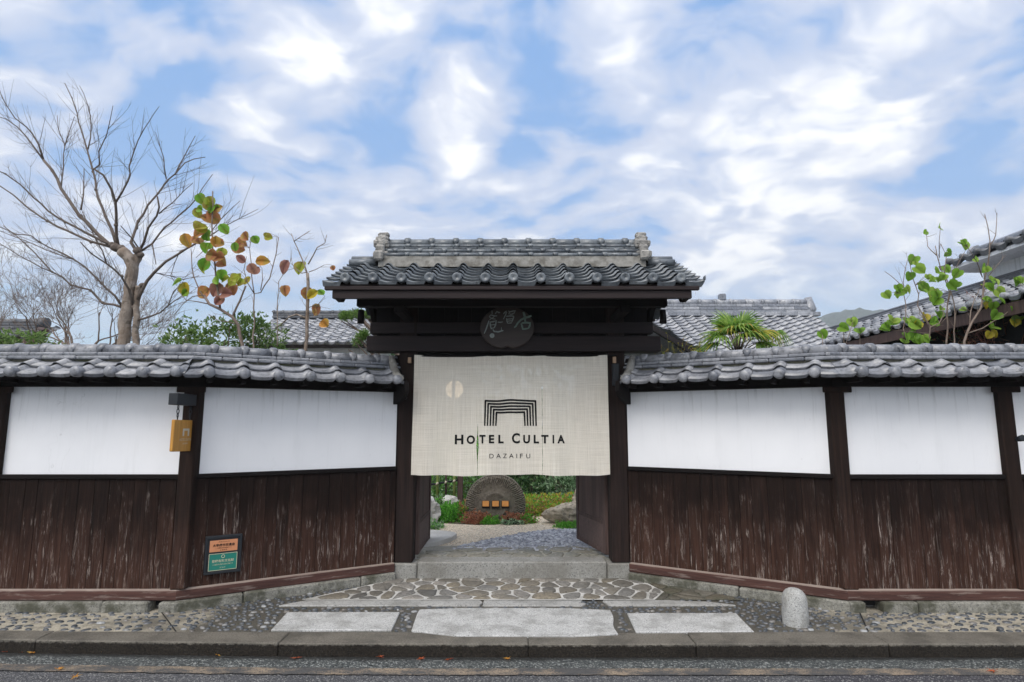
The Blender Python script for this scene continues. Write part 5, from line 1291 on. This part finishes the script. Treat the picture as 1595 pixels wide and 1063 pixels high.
# --- evergreen shrubs left
def shrub(name, label, u, v, Y, rad, n, size, mat_, w_, seed, cat='shrub', clumps=7, stemh=1.3, group=None, sx=0.):
    rng = random.Random(seed); p0 = at(u, v, Y); t = thing(name, label, cat, tuple(p0), 0, group); mb = MB(); sb_ = MB()
    for k in range(clumps):
        a = rvec(rng); c = Vector((a.x * rad[0] * .68, a.y * rad[1] * .6, abs(a.z) * rad[2] * .8))
        leaf_cloud(mb, c, (rad[0] * .42, rad[1] * .42, rad[2] * .42), n // clumps, size, rng, w_, 0, .4, .35)
        b_ = Vector((sx, 0, -stemh)); P, Rr, _ = bend(rng, b_, c - b_, (c - b_).length, .02, .006, 6, .08); sb_.tube(P, Rr, 5, cap=False)
    mb.build('foliage', mat_, t); sb_.build('branches', BARK_D, t); return t
shrub('evergreen_shrub', 'light green open shrub under the large-leaved trees, just above the left wall', 352, 545, 8.3, (.95, .5, .46), 900, .075, L_SHRUB, .20, 5, clumps=16)
shrub('evergreen_shrub', 'bright green shrub sprigs in front of the dark roof at the far left', 30, 540, 8.0, (.55, .35, .22), 260, .075, L_SHRUB, .20, 6, clumps=8)
shrub('cloud_pruned_pine', 'clipped round pine tuft tucked under the left end of the gate roof', 553, 497, 7.9, (.22, .2, .11), 700, .05, L_PINE, .08, 8, 'tree', clumps=9, sx=.6, stemh=.5)
shrub('cloud_pruned_pine', 'lower clipped pine tuft beside the end of the gate lintel, above the left wall', 566, 534, 7.7, (.14, .2, .13), 500, .05, L_PINE, .08, 9, 'tree', clumps=7, sx=.55, stemh=.7)
# --- palm
rng = random.Random(14); p0 = at(1150, 540, 7.25); pm_ = thing('fan_palm', 'bright green fan palm with drooping leaf blades above the right wall', 'palm', tuple(p0)); lm = MB(); sm = MB()
sm.tube([(0, 0, -1.4), (0, 0, -.15)], [.07, .06], 9)
def fan(c, d_, size, nb, droop, spread=2.2):
    n0 = len(lm.bm.faces); dry = rng.random() < .12
    d_ = Vector(d_).normalized(); s_ = d_.cross(Vector((0, 0, 1)))
    if s_.length < .1: s_ = Vector((1, 0, 0))
    s_.normalize(); u_ = s_.cross(d_)
    for k in range(nb):
        t = (k / (nb - 1) - .5) * spread; dd = d_ * math.cos(t) + s_ * math.sin(t); L = size * (1 - .25 * abs(t) / spread) * rng.uniform(.9, 1.08); w_ = size * .046
        prev = None; side = dd.cross(u_).normalized()
        for i in range(7):
            f = i / 6; p = c + dd * L * f + Vector((0, 0, -droop * L * f * f)) ; ww = w_ * (1 - f ** 2.2) * (.5 + min(1, f * 3) * .5)
            ring = (lm.bm.verts.new(p + side * ww + u_ * ww * .5), lm.bm.verts.new(p), lm.bm.verts.new(p - side * ww + u_ * ww * .5))
            if prev:
                lm.bm.faces.new((prev[0], ring[0], ring[1], prev[1])); lm.bm.faces.new((prev[1], ring[1], ring[2], prev[2]))
            prev = ring
        if rng.random() < (.5 if dry else .05):
            lm.bm.faces.ensure_lookup_table()
            for f in lm.bm.faces[-12:]: f.material_index = 1
for (dx, dy, dz, L, droop, sz) in ((-.55, -.3, .8, .20, 1.0, .34), (.5, -.35, .8, .2, 1.0, .34), (0, -.6, .9, .22, 1.0, .36), (-.15, .3, 1., .26, .35, .36), (.25, .2, 1., .26, .4, .34), (-1, 0, .25, .24, .7, .30), (1, .1, .3, .26, .8, .32), (.05, -.2, 1., .2, .8, .34), (-.4, .4, .9, .25, .4, .3), (.6, .4, .8, .28, .5, .3), (-.8, -.3, .45, .26, .9, .33), (.15, -.7, .6, .18, 1., .36), (-.3, -.5, .7, .22, 1., .36), (.75, -.2, .6, .27, .9, .32), (-.5, -.1, 1., .22, .5, .30), (.6, -.2, 1., .22, .5, .30), (-.9, 0, .7, .24, .6, .30), (.1, .3, 1., .22, .4, .28)):
    d_ = Vector((dx, dy, dz)).normalized(); c = d_ * L + Vector((0, 0, -.02)); sm.tube([(0, 0, -.16), d_ * L * .5 + Vector((0, 0, -.05)), c], [.010, .008, .006], 5)
    fan(c, (d_ + Vector((0, 0, -.1))), sz * 1.2, 17, droop * .8)
for (dx, sz) in ((.42, .30), (.53, .26)):
    c = Vector((dx, .1, .20)); sm.tube([(.25, .05, -.6), (.36, .08, -.1), c], [.01, .008, .006], 5); fan(c, (.25, -.3, .3), sz, 12, 1.5, 2.4)
lm.build('leaves', [L_PALM, L_GOLD], pm_); sm.build('stem', BARK_D, pm_)
# --- weeds on the roof edge
rng = random.Random(15); p0 = at(1062, 548, 7.0); wd = thing('yellow_weed', 'thin yellowish weeds growing between the gate and the tiled house roof', 'plant', tuple(p0)); mb = MB()
for k in range(26):
    P, Rr, _ = bend(rng, Vector((rng.uniform(-.2, .25), rng.uniform(-.05, .15), -.25)), Vector((rng.uniform(-.5, .5), 0, 1)), rng.uniform(.22, .5), .003, .001, 5, .2); mb.tube(P, Rr, 3, cap=False)
    for q in (2, 3, 4, 5):
        for _ in range(2): simple_leaf(mb, P[q], rng.uniform(.02, .04), rvec(rng), rvec(rng), .2)
mb.build('stalks', L_GOLD, wd)

# ------------------------------------------------------------------ houses behind
def ridge_line(mb, x0, x1, y, z, w_, h, n=3, seg=.35, roll=.09, rng=random):
    for k in range(n): strip_row(mb, x0, x1, y, w_ * (1 - .22 * k), z + h * k, z + h * (k + .86), seg, seg * .4 * (k % 2), rng=rng)
    roll_row(mb, x0, x1, y, z + h * n + roll * .5, roll, seg, .1, .02, 10, rng)
rg = random.Random(61)
# pale-tiled house, right of the gate
hb = thing('tiled_house', 'low house with a pale grey tiled roof behind the palm, right of the gate', 'house', (5.0, 12.2, 0))
def loc_(p, b): return (p[0] - b[0], p[1] - b[1], p[2])
HBX, HBY = 5.0, 12.2
ye, ze, yr, zr = 10.6, 2.80, 13.4, 4.10; sl_ = math.hypot(yr - ye, zr - ze); va = Vector((0, (yr - ye) / sl_, (zr - ze) / sl_)); na = Vector((0, -va.z, va.y))
mb = MB(); tiles(mb, (2.2 - HBX, ye - HBY, ze), (1, 0, 0), va, na, 7.4, sl_, .265, .20, .035, .03, 'plain', 0, .05, .004, 62, fine=False)
# the eave runs back at an angle beside the gate
A_ = at(1018, 507, 12.6); B_ = at(1092, 550, 10.9); dv = (B_ - A_); nn = Vector((dv.y, -dv.x, 0)).normalized()
mb.cut(Vector(loc_(A_, (HBX, HBY))), nn, nn.x < 0)
C_ = at(1262, 488, 13.3); D_ = at(1345, 545, 10.7); d2 = (D_ - C_); n2_ = Vector((d2.y, -d2.x, 0)).normalized()
mb.cut(Vector(loc_(C_, (HBX, HBY))), n2_, n2_.x > 0)
mb.build('roof_tiles', TILE_FAR, hb)
mb = MB(); a0 = Vector(loc_(A_, (HBX, HBY))) + Vector((-.03, 0, -.06)); b0 = Vector(loc_(B_, (HBX, HBY))) + Vector((-.03, 0, -.06))
mb.tube([a0 - (b0 - a0) * .3, b0 + (b0 - a0) * .2], .07, 4, smooth=False); mb.build('eave_board', W_BEAM, hb)
mb = MB(); ridge_line(mb, 2.6 - HBX, C_.x - HBX - .02, yr - HBY, zr - .02, .17, .075, 3, .36, .075, rg)
mb.tube([(C_.x - HBX - .08, yr - HBY, zr - .05), (C_.x - HBX + .06, yr - HBY, zr + .1), (C_.x - HBX + .02, yr - HBY, zr + .36)], [.16, .14, .08], 8)
mb.box(4.75 - HBX, 4.9 - HBX, yr - HBY - .08, yr - HBY + .08, zr + .28, zr + .44, .02); mb.build('ridge_tiles', TILE_FAR, hb)
mb = MB(); strip_row(mb, 2.4 - HBX, C_.x - HBX + .1, yr - HBY - .30, .07, zr - .13, zr - .04, .36, rng=rg); mb.build('flashing_tiles', TILE_FAR, hb)
mb = MB(); mb.box(3.6 - HBX, 6.6 - HBX, 11.5 - HBY, 15.2 - HBY, 0, 2.95, 0); mb.build('wall', PLASTER, hb)
mb = MB(); mb.face([(2.6 - HBX, yr - HBY + .02, zr - .05), (C_.x - HBX, yr - HBY + .02, zr - .05), (C_.x - HBX, yr - HBY + 2.8, 2.8), (2.6 - HBX, yr - HBY + 2.8, 2.8)]); mb.build('rear_roof', TILE_FAR, hb)
# long house on the right: lean-to roof below, white upper wall under a capped roof
rh = thing('tiled_house', 'white walled house with a lower tiled lean-to roof rising out of the right edge', 'house', (7.0, 9.6, 0))
OX, OY = 7.0, 9.6
XE, ZE, XT, ZT, Y0, Y1 = 5.95, 3.08, 7.05, 3.60, 4.6, 13.2
sl_ = math.hypot(XT - XE, ZT - ZE); ua = Vector((0, -1, 0)); va = Vector(((XT - XE) / sl_, 0, (ZT - ZE) / sl_)); na = Vector((-va.z, 0, va.x))
mb = MB(); tiles(mb, (XE - OX, Y1 - OY, ZE), ua, va, na, Y1 - Y0, sl_, .27, .20, .036, .03, 'plain', 0, .05, .004, 63, fine=False); mb.build('lean_to_tiles', TILE_FAR, rh)
mb = MB()
for k, (dx, dz) in enumerate(((0, 0), (.05, .055), (.10, .11))):
    mb.tube([(XT - OX - .10 + dx, Y0 - OY, ZT - .03 + dz), (XT - OX - .10 + dx, Y1 - OY, ZT - .03 + dz)], .034, 8)
mb.build('flashing_tiles', TILE_DARK, rh)
mb = MB(); mb.box(XE - OX + .03, XE - OX + .075, Y0 - OY, Y1 - OY, ZE - .20, ZE - .045, .004); mb.build('fascia', W_DOOR, rh)
mb = MB(); mb.prism([(XE - OX + .08, ZE - .05), (XT - OX, ZT - .09), (XT - OX, ZT - .13), (XE - OX + .08, ZE - .10)], 'y', Y0 - OY, Y1 - OY); mb.build('lean_to_boarding', W_BEAM, rh)
mb = MB(); mb.box(XE - OX + .55, XT - OX + .02, Y0 - OY, Y1 - OY - .1, 0, ZE + .12, 0); mb.build('lower_wall', DARKIN, rh)
YU = 8.95
mb = MB(); mb.box(XT - OX + .021, XT - OX + .55, Y0 - OY, YU - OY - .25, 0, 4.12, 0); mb.build('upper_wall', PLASTER, rh)
mb = MB(); mb.box(XT - OX + .005, XT - OX + .02, Y0 - OY, YU - OY - .25, 3.93, 3.945, 0); mb.build('wall_trim', W_BEAM, rh)
XE2, ZE2, XT2, ZT2 = 6.60, 3.975, 7.20, 4.165
sl_ = math.hypot(XT2 - XE2, ZT2 - ZE2); va = Vector(((XT2 - XE2) / sl_, 0, (ZT2 - ZE2) / sl_)); na = Vector((-va.z, 0, va.x))
mb = MB(); tiles(mb, (XE2 - OX, YU - OY, ZE2), ua, va, na, YU - Y0, sl_, .27, .20, .036, .03, 'plain', 0, .07, .004, 64, fine=False)
va2 = Vector((-va.x, 0, va.z)); tiles(mb, (2 * XT2 - XE2 - OX, Y0 - OY, ZE2), (0, 1, 0), va2, Vector((-na.x, 0, na.z)), YU - Y0, sl_, .27, .20, .036, .03, 'plain', 0, .07, .004, 65, fine=False)
mb.build('upper_tiles', TILE_DARK, rh)
mb = MB(); mb.prism([(XE2 - OX + .04, ZE2 - .03), (XT2 - OX, ZT2 - .04), (2 * XT2 - XE2 - OX - .04, ZE2 - .03), (2 * XT2 - XE2 - OX - .04, ZE2 - .08), (XE2 - OX + .04, ZE2 - .08)], 'y', Y0 - OY, YU - OY - .02); mb.build('plastered_eave', PLASTER, rh)
mb = MB(); mb.tube([(XT2 - OX, Y0 - OY, ZT2 + .05), (XT2 - OX, YU - OY + .02, ZT2 + .05)], .085, 12); mb.tube([(XT2 - OX, YU - OY - .02, ZT2 + .05), (XT2 - OX, YU - OY + .06, ZT2 + .07)], [.115, .10], 12); mb.box(XT2 - OX - .11, XT2 - OX + .11, Y0 - OY, YU - OY, ZT2 - .07, ZT2 - .0, .01); mb.build('ridge_tiles', TILE_FAR, rh)
mb = MB(); mb.box(XT - OX - .06, XT - OX - .0, 7.35 - OY, 7.62 - OY, 3.82, 4.0, .004); mb.build('shutter_box', BLACK, rh)
# house behind the left wall
lh = thing('tiled_house', 'distant house with a grey tiled roof and white wall behind the stubby sapling', 'house', (-4.6, 16.2, 0)); OX, OY = -4.6, 16.2
ye, ze, yr, zr = 15.2, 3.66, 17.0, 4.62; sl_ = math.hypot(yr - ye, zr - ze); va = Vector((0, (yr - ye) / sl_, (zr - ze) / sl_)); na = Vector((0, -va.z, va.y))
mb = MB(); tiles(mb, (-6.9 - OX, ye - OY, ze), (1, 0, 0), va, na, 6.0, sl_, .27, .22, .035, .03, 'plain', 0, .06, .004, 66, fine=False); mb.build('roof_tiles', TILE_FAR, lh)
mb = MB(); ridge_line(mb, -6.9 - OX, -.9 - OX, yr - OY, zr - .02, .16, .07, 2, .36, .07, rg); mb.build('ridge_tiles', TILE_DARK, lh)
mb = MB(); mb.box(-6.6 - OX, -1.1 - OX, ye - OY + .5, 19 - OY, 0, ze + .16, 0); mb.build('wall', PLASTER, lh)
mb = MB(); mb.box(-6.9 - OX, -.9 - OX, ye - OY + .02, ye - OY + .06, ze - .14, ze - .05, 0); mb.build('fascia', W_BEAM, lh)
mb = MB(); mb.face([(-6.9 - OX, yr - OY, zr - .03), (-.9 - OX, yr - OY, zr - .03), (-.9 - OX, yr - OY + 1.8, ze), (-6.9 - OX, yr - OY + 1.8, ze)]); mb.build('rear_roof', TILE_DARK, lh)
# dark roof at the left edge
fl = thing('tiled_house', 'corner of a dark tiled roof with a round ridge end at the left edge', 'house', (-11.4, 12.2, 0)); OX, OY = -11.4, 12.2
mb = MB(); ye, ze, yr, zr = 11.6, 3.28, 12.6, 3.62; sl_ = math.hypot(yr - ye, zr - ze); va = Vector((0, (yr - ye) / sl_, (zr - ze) / sl_)); na = Vector((0, -va.z, va.y))
tiles(mb, (-13.2 - OX, ye - OY, ze), (1, 0, 0), va, na, 4.1, sl_, .27, .2, .036, .03, 'plain', 0, .05, .004, 67, fine=False); 
mb.cut((-9.25 - OX, 11.6 - OY, 0), Vector((1, .42, 0)).normalized(), True); mb.build('roof_tiles', TILE_DARK, fl)
mb = MB(); ridge_line(mb, -13.2 - OX, -9.95 - OX, 12.5 - OY, 3.58, .14, .06, 2, .34, .07, rg); mb.tube([(-10.0 - OX, 12.44 - OY, 3.62), (-9.9 - OX, 12.4 - OY, 3.70), (-9.82 - OX, 12.4 - OY, 3.70)], [.10, .13, .11], 12); mb.build('ridge_tiles', TILE_DARK, fl)
mb = MB(); mb.tube([(-9.42 - OX, 11.62 - OY, 3.28), (-9.2 - OX, 11.6 - OY, 3.40), (-9.98 - OX, 12.4 - OY, 3.56)], [.04, .055, .06], 8); mb.prism([(-13.2 - OX, 3.12), (-9.5 - OX, 3.12), (-9.25 - OX, 3.30), (-13.2 - OX, 3.24)], 'y', 11.62 - OY, 11.68 - OY); mb.build('eave_board', W_DOOR, fl)
mb = MB(); mb.box(-13. - OX, -10.1 - OX, 12. - OY, 14. - OY, 0, 3.3, 0); mb.build('wall', PLASTER, fl)

# ------------------------------------------------------------------ garden seen through the gate
ws = thing('millstone', 'dark upright millstone carved with radial grooves and three lit amber niches, behind the gate', 'stone', (-.252, 9.4, .34))
mb = MB(); RAD = .452; nA = 168; zc = .03
rad_ = [0, .06, .12, .165, .18, .20, .24, .27, .285, .30, .34, .38, .41, .435, .452]
ring = []
for r_ in rad_:
    row = []
    for k in range(nA):
        t = 2 * math.pi * k / nA; y_ = -.10
        if r_ <= .20: y_ -= .018 * (1 if r_ >= .165 and r_ < .19 else .45)
        elif r_ > .28:
            sec = int(t / (2 * math.pi / 8)); loc = t - sec * 2 * math.pi / 8; par = r_ * math.sin(loc - .4)
            gr = math.sin(par / .0145 * math.pi); y_ += .008 * (1 if gr > 0 else -1) * min(1, (r_ - .28) / .05)
        if r_ > .43: y_ += .02
        y_ += .003 * mnoise.noise(Vector((math.cos(t) * r_ * 14, 1, math.sin(t) * r_ * 14)))
        row.append(mb.bm.verts.new((math.cos(t) * r_, y_, zc + math.sin(t) * r_ * .99))); 
        if r_ == 0: break
    ring.append(row)
for k in range(nA): mb.bm.faces.new((ring[0][0], ring[1][k], ring[1][(k + 1) % nA]))
for A, B in zip(ring[1:], ring[2:]):
    for k in range(nA): mb.bm.faces.new((A[k], B[k], B[(k + 1) % nA], A[(k + 1) % nA]))
bk = [mb.bm.verts.new((v.co.x * 1.01, .10, zc + (v.co.z - zc) * 1.01)) for v in ring[-1]]; b2 = [mb.bm.verts.new((v.co.x * 1.02, -.03, zc + (v.co.z - zc) * 1.02)) for v in ring[-1]]
for A, B in ((ring[-1], b2), (b2, bk)):
    for k in range(nA): mb.bm.faces.new((A[k], B[k], B[(k + 1) % nA], A[(k + 1) % nA])).smooth = True
mb.bm.faces.new(bk); mb.build('stone', WHEEL, ws, recalc=True)
for dx in (-.148, 0, .148):
    x_ = dx + .002; z_ = .045
    mb = MB(); mb.box(x_ - .058, x_ + .058, -.1245, -.118, z_ - .062, z_ + .048, .003); nb = mb.build('niche_shade', DARKIN, ws)  # dark plate painted in for the shade around and below the pane
    mb = MB(); mb.box(x_ - .050, x_ + .050, -.128, -.1246, z_ - .034, z_ + .046, .004); mb.build('pane', SMALLGLOW, nb)
def mound(name, label, u, v, Y, rad, n, size, mats, w_, seed, mi=0, cat='ground cover', up=.6, z0=None):
    rng = random.Random(seed); p = at(u, v, Y); z_ = FZ - .03 if z0 is None else z0; t = thing(name, label, cat, (p.x, Y, z_)); mb = MB()
    leaf_cloud(mb, (0, 0, rad[2] * .25), rad, n, size, rng, w_, mi, up, .55, 3, .4, zmin=0.0); mb.build('foliage', mats, t)
    if rad[2] < .2: return
    sb_ = MB()
    for k in range(10): P, Rr, _ = bend(rng, Vector((rng.uniform(-.4, .4) * rad[0], rng.uniform(-.4, .4) * rad[1], -.03)), Vector((rng.uniform(-.6, .6), rng.uniform(-.4, .4), 1)), rad[2] * .9, .006, .003, 4, .2); sb_.tube(P, Rr, 4, cap=False)
    sb_.build('stems', BARK_D, t)
mound('moss_clump', 'bright green mound of low plants left of the millstone', 703, 800, 9.45, (.32, .35, .20), 1000, .05, [L_MOSS], .2, 201)
mound('moss_clump', 'small green tuft in front of the millstone, under the left of its rust plants', 765, 814, 8.95, (.16, .1, .09), 260, .035, [L_MOSS], .2, 202)
mound('moss_clump', 'bright green patch at the foot of the dark rock on the right', 888, 818, 8.65, (.22, .14, .07), 420, .035, [L_MOSS], .2, 203)
mound('moss_clump', 'grey-green tuft by the pale rock on the left', 672, 825, 8.6, (.22, .16, .09), 320, .04, [L_MOSS, L_GREY], .2, 204, [0, 1, 1])
mound('moss_clump', 'green tuft at the right foot of the millstone', 822, 812, 9.05, (.13, .12, .10), 240, .04, [L_MOSS, L_RUST], .2, 205, [0, 0, 1])
mound('rust_groundcover', 'rust red succulent plants at the left foot of the millstone', 745, 806, 9.08, (.25, .12, .13), 420, .04, [L_RUST], .28, 206)
mound('rust_groundcover', 'rust red succulent plants at the right foot of the millstone', 798, 805, 9.1, (.19, .1, .11), 320, .04, [L_RUST], .28, 207)
mound('rust_groundcover', 'rust tinted sprigs against the left edge of the millstone', 722, 796, 9.35, (.10, .12, .20), 160, .045, [L_RUST, L_GOLD], .25, 208, [0, 0, 1])
mound('blue_succulent', 'dark bluish succulents beside the pebble path in front of the millstone', 795, 816, 8.92, (.17, .09, .06), 160, .04, [L_GREY, DARKIN], .25, 209, [0, 0, 1])
mound('golden_groundcover', 'wide bed of yellow, orange and green plants right of the millstone', 858, 790, 10.6, (.95, .75, .17), 2600, .06, [L_GOLD, L_RUST, L_MOSS], .22, 210, [0, 0, 0, 2, 2, 1])
mound('golden_groundcover', 'orange plants close to the right edge of the millstone', 832, 797, 9.9, (.24, .3, .15), 500, .05, [L_RUST, L_GOLD, L_MOSS], .25, 211, [0, 1, 2])
mound('garden_shrub', 'dark green shrub behind the right shoulder of the millstone', 838, 765, 12.3, (.75, .6, 1.35), 2000, .085, [L_DARK], .25, 212, 0, 'shrub')
mound('garden_shrub', 'silvery green shrub behind the right door', 885, 770, 11.9, (.55, .5, 1.15), 1600, .085, [L_GREY], .18, 213, 0, 'shrub')
mound('garden_shrub', 'mixed green shrub between the bamboo fence and the millstone', 736, 775, 12.0, (.42, .5, .95), 1500, .07, [L_SHRUB, L_GREY, L_MOSS], .25, 214, [0, 1, 2], 'shrub')
mound('garden_shrub', 'blue-green shrub at the foot of the bamboo fence', 683, 785, 10.05, (.46, .25, .20), 900, .06, [L_GREY, L_SHRUB, L_DARK], .25, 215, [0, 0, 1, 2], 'shrub')
mound('garden_shrub', 'deep green shrub right behind the millstone', 772, 760, 12.8, (1.0, .5, 1.5), 1900, .085, [L_DARK, L_SHRUB], .25, 216, [0, 1], 'shrub')
mound('garden_shrub', 'loose green shrub filling in behind the bamboo fence', 668, 770, 12.6, (.75, .5, 1.0), 1500, .075, [L_SHRUB, L_MOSS, L_GREY], .25, 218, [0, 1, 2], 'shrub')
mound('garden_hedge', 'dark evergreen hedge closing off the back of the garden, its unseen top raised to block the sky', 790, 740, 15.0, (3.4, .8, 3.3), 4600, .14, [L_DARK], .3, 217, 0, 'hedge')  # made taller, out of view, to block bright sky behind the curtain
def rock(name, label, pos, s, mat_, seed, facets=1.):
    mb = MB(); bmesh.ops.create_icosphere(mb.bm, subdivisions=4, radius=1.); o_ = Vector((seed * 3.1, seed, 0)); rr = random.Random(seed); planes = [(rvec(rr), rr.uniform(.55, .85)) for _ in range(11)]
    for v in mb.bm.verts:
        p = v.co.normalized()
        L = 1.
        for n_, d_ in planes:
            k = p.dot(n_)
            if k > 1e-3: L = min(L, d_ / k)
        L *= 1 + .14 * mnoise.noise(p * 3 + o_) + .07 * mnoise.noise(p * 8 + o_) + .05 * (abs(mnoise.noise(Vector((p.x * 2, p.y * 2, p.z * 9)) + o_)) * 2 - .5) * facets
        v.co = Vector((p.x * s[0], p.y * s[1], max(p.z, -.5) * s[2])) * L
    for f in mb.bm.faces: f.smooth = False
    tag(mb.build(name, mat_), label, 'rock'); o = COL.objects[-1]; o.location = pos; return o
rock('garden_rock', 'large layered brown rock by the right door', (.86, 9.05, .27), (.40, .30, .24), ROCK, 301)
rock('garden_rock', 'upper brown boulder leaning behind the layered rock by the right door', (1.12, 9.25, .42), (.30, .26, .30), ROCK, 302)
rock('garden_rock', 'pale angular rock behind the left door', (-1.40, 9.0, .26), (.36, .28, .30), ROCK_PALE, 303)
rock('garden_rock', 'small grey-white stone among the plants below the bamboo fence', (-1.0, 9.9, .36), (.13, .1, .13), ROCK_PALE, 304)
mb = MB(); po = chaikin([Vector(p) for p in ((-1.5, 7.35), (-.98, 7.25), (-.78, 7.55), (-.68, 7.95), (-.95, 8.15), (-1.5, 8.2))], 1); mb.prism([(p.x + .01 * random.uniform(-1, 1), p.y + .01 * random.uniform(-1, 1)) for p in po], 'z', .10, .20, 0, .006)
tag(mb.build('stepping_stone', ROCK_PALE, None, (-1.0, 7.7, .15)), 'flat pale stepping stone just inside the left door', 'stone')
bf = thing('bamboo_fence', 'low lashed bamboo lattice fence in the garden, seen past the left door', 'fence', (-1.52, 10.7, FZ))
for k in range(7):
    x_ = -.42 + k * .145; y_ = .10 * k; mb = MB(); mb.tube([(x_, y_, -.05), (x_, y_, .95)], .02 if k % 2 else .026, 8); mb.build('cane', BAMBOO if k % 2 == 0 else W_DOOR, bf)
for z_ in (.30, .58):
    mb = MB(); mb.tube([(-.5, -.06, z_ - .02), (.5, .63, z_ + .08)], .018, 7); rl_ = mb.build('rail', BLACK, bf)
for z_ in (.30, .58):
    for k in range(7):
        mb = MB()
        x_ = -.42 + k * .145; y_ = .10 * k; zz_ = z_ - .02 + .10 * (x_ + .5); mb.tube([(x_ - .015, y_ - .05, zz_ - .02), (x_ + .012, y_ - .055, zz_ + .02)], [.018, .02], 6); mb.build('lashing', ROPE, bf)
mb = MB(); mb.box(.50, .60, .66, .76, -.05, 1.3, .005); mb.build('post', W_DOOR, bf)
# ------------------------------------------------------------------ fallen leaves on the road
def maple(mb, size, rng):
    pts = []; n = 5
    for k in range(n):
        t = math.pi * (.5 + (k - 2) * .36); L = size * (1 - .16 * abs(k - 2))
        pts.append((math.cos(t - .18) * L * .36, math.sin(t - .18) * L * .36)); pts.append((math.cos(t) * L, math.sin(t) * L))
        pts.append((math.cos(t + .18) * L * .36, math.sin(t + .18) * L * .36))
    c = mb.bm.verts.new((0, 0, .006)); vs = [mb.bm.verts.new((x_, y_, .004 + rng.uniform(0, .012) + .015 * (x_ * x_ + y_ * y_) / size)) for x_, y_ in pts] + [mb.bm.verts.new((0, -size * .25, .004))]
    for a, b in zip(vs, vs[1:] + vs[:1]): mb.bm.faces.new((c, a, b))
    mb.tube([(0, -size * .2, .006), (.004, -size * .8, .009)], .0012, 4)
rng = random.Random(70)
LP = [(38, 1017, 'brightest red maple leaf lying in the gutter at the left end of the kerb', 1), (50, 1020, 'orange maple leaf touching the bright red one at the left end of the kerb', 0), (12, 1018, 'faded red maple leaf nearest the left edge of the picture, in the gutter', 1), (160, 1019, 'small brown-orange maple leaf below the left end of the kerb, in the gutter', 0), (338, 1023, 'orange maple leaf in the gutter below the plaque', 0),
      (462, 1028, 'red-orange maple leaf in the gutter below the left granite slab', 1), (592, 1026, 'tiny dark red leaf against the kerb between the left and centre slabs', 1), (657, 1029, 'red leaf in the gutter under the left end of the centre slab', 1), (700, 1030, 'upturned red leaf in the gutter under the centre slab', 1), (790, 1029, 'rust maple leaf in the gutter in line with the emblem', 0),
      (92, 1045, 'dull orange leaf on the tan line at the left', 0), (118, 1057, 'bright orange leaf on the asphalt at the lower left', 0), (1547, 1048, 'crimson maple leaf on the tan line at the right edge', 1)]
for (u, v, lab, k) in LP:
    p = ground(u, v, ROADZ); mb = MB(); maple(mb, rng.uniform(.036, .050), rng); o = mb.build('maple_leaf', L_RED if k else L_ORANGE); o.location = (p.x, p.y, ROADZ + .006); o.rotation_euler = (rng.uniform(-.25, .25), rng.uniform(-.25, .25), rng.uniform(0, 6.28)); tag(o, lab, 'leaf', 'fallen maple leaves on the road')
# ------------------------------------------------------------------ far hills
mb = MB(); NXh, NYh = 320, 34; grid = []
for j in range(NYh):
    row = []
    for i in range(NXh):
        x_ = -700 + 1800 * i / (NXh - 1); y_ = 520 + 420 * j / (NYh - 1); f = j / (NYh - 1)
        rid = 52 + 92 * math.exp(-((x_ - 430) / 130) ** 2) + 38 * math.exp(-((x_ - 300) / 60) ** 2) + 70 * math.exp(-((x_ - 760) / 200) ** 2) + 20 * mnoise.noise(Vector((x_ / 120, 1, 0)))
        rid *= min(1, max(.30, (x_ + 50) / 260)); h = rid * math.sin(min(1, f * 1.7) * math.pi / 2) * (1 if f < .6 else 1 - (f - .6) * 1.2) + 7 * mnoise.noise(Vector((x_ / 30, y_ / 30, 3))) * f + 4.5 * mnoise.noise(Vector((x_ / 9, y_ / 9, 9)))
        row.append(mb.bm.verts.new((x_, y_, h - 4)))
    grid.append(row)
for j in range(NYh - 1):
    for i in range(NXh - 1): mb.bm.faces.new((grid[j][i], grid[j][i + 1], grid[j + 1][i + 1], grid[j + 1][i])).smooth = True
def forest():
    m, g = M('far_forest'); o = g.co(); n = g.noise(o, .06, 6, .7); v = g.vor(o, .12)
    g.out(g.mix(g.mr(n, .35, .65), (.03, .045, .04), (.06, .08, .062)), .95, g.bump(v, 1., 4.), .1); return m  # forest green muted so the colour carries some of the distance haze
struct(mb.build('forested_hills', forest()))
HAZE = True
if HAZE:
    mb = MB(); mb.box(-720, 1120, -30, 960, -1.2, 215, 0); m = bpy.data.materials.new('haze_air'); m.use_nodes = True; nt = m.node_tree; nt.nodes.clear()
    vol = nt.nodes.new('ShaderNodeVolumePrincipled'); vol.inputs['Density'].default_value = 0.0007; vol.inputs['Color'].default_value = (.90, .95, 1, 1); vol.inputs['Anisotropy'].default_value = 0.0
    ot = nt.nodes.new('ShaderNodeOutputMaterial'); nt.links.new(vol.outputs[0], ot.inputs['Volume']); struct(mb.build('haze', m), 'stuff')
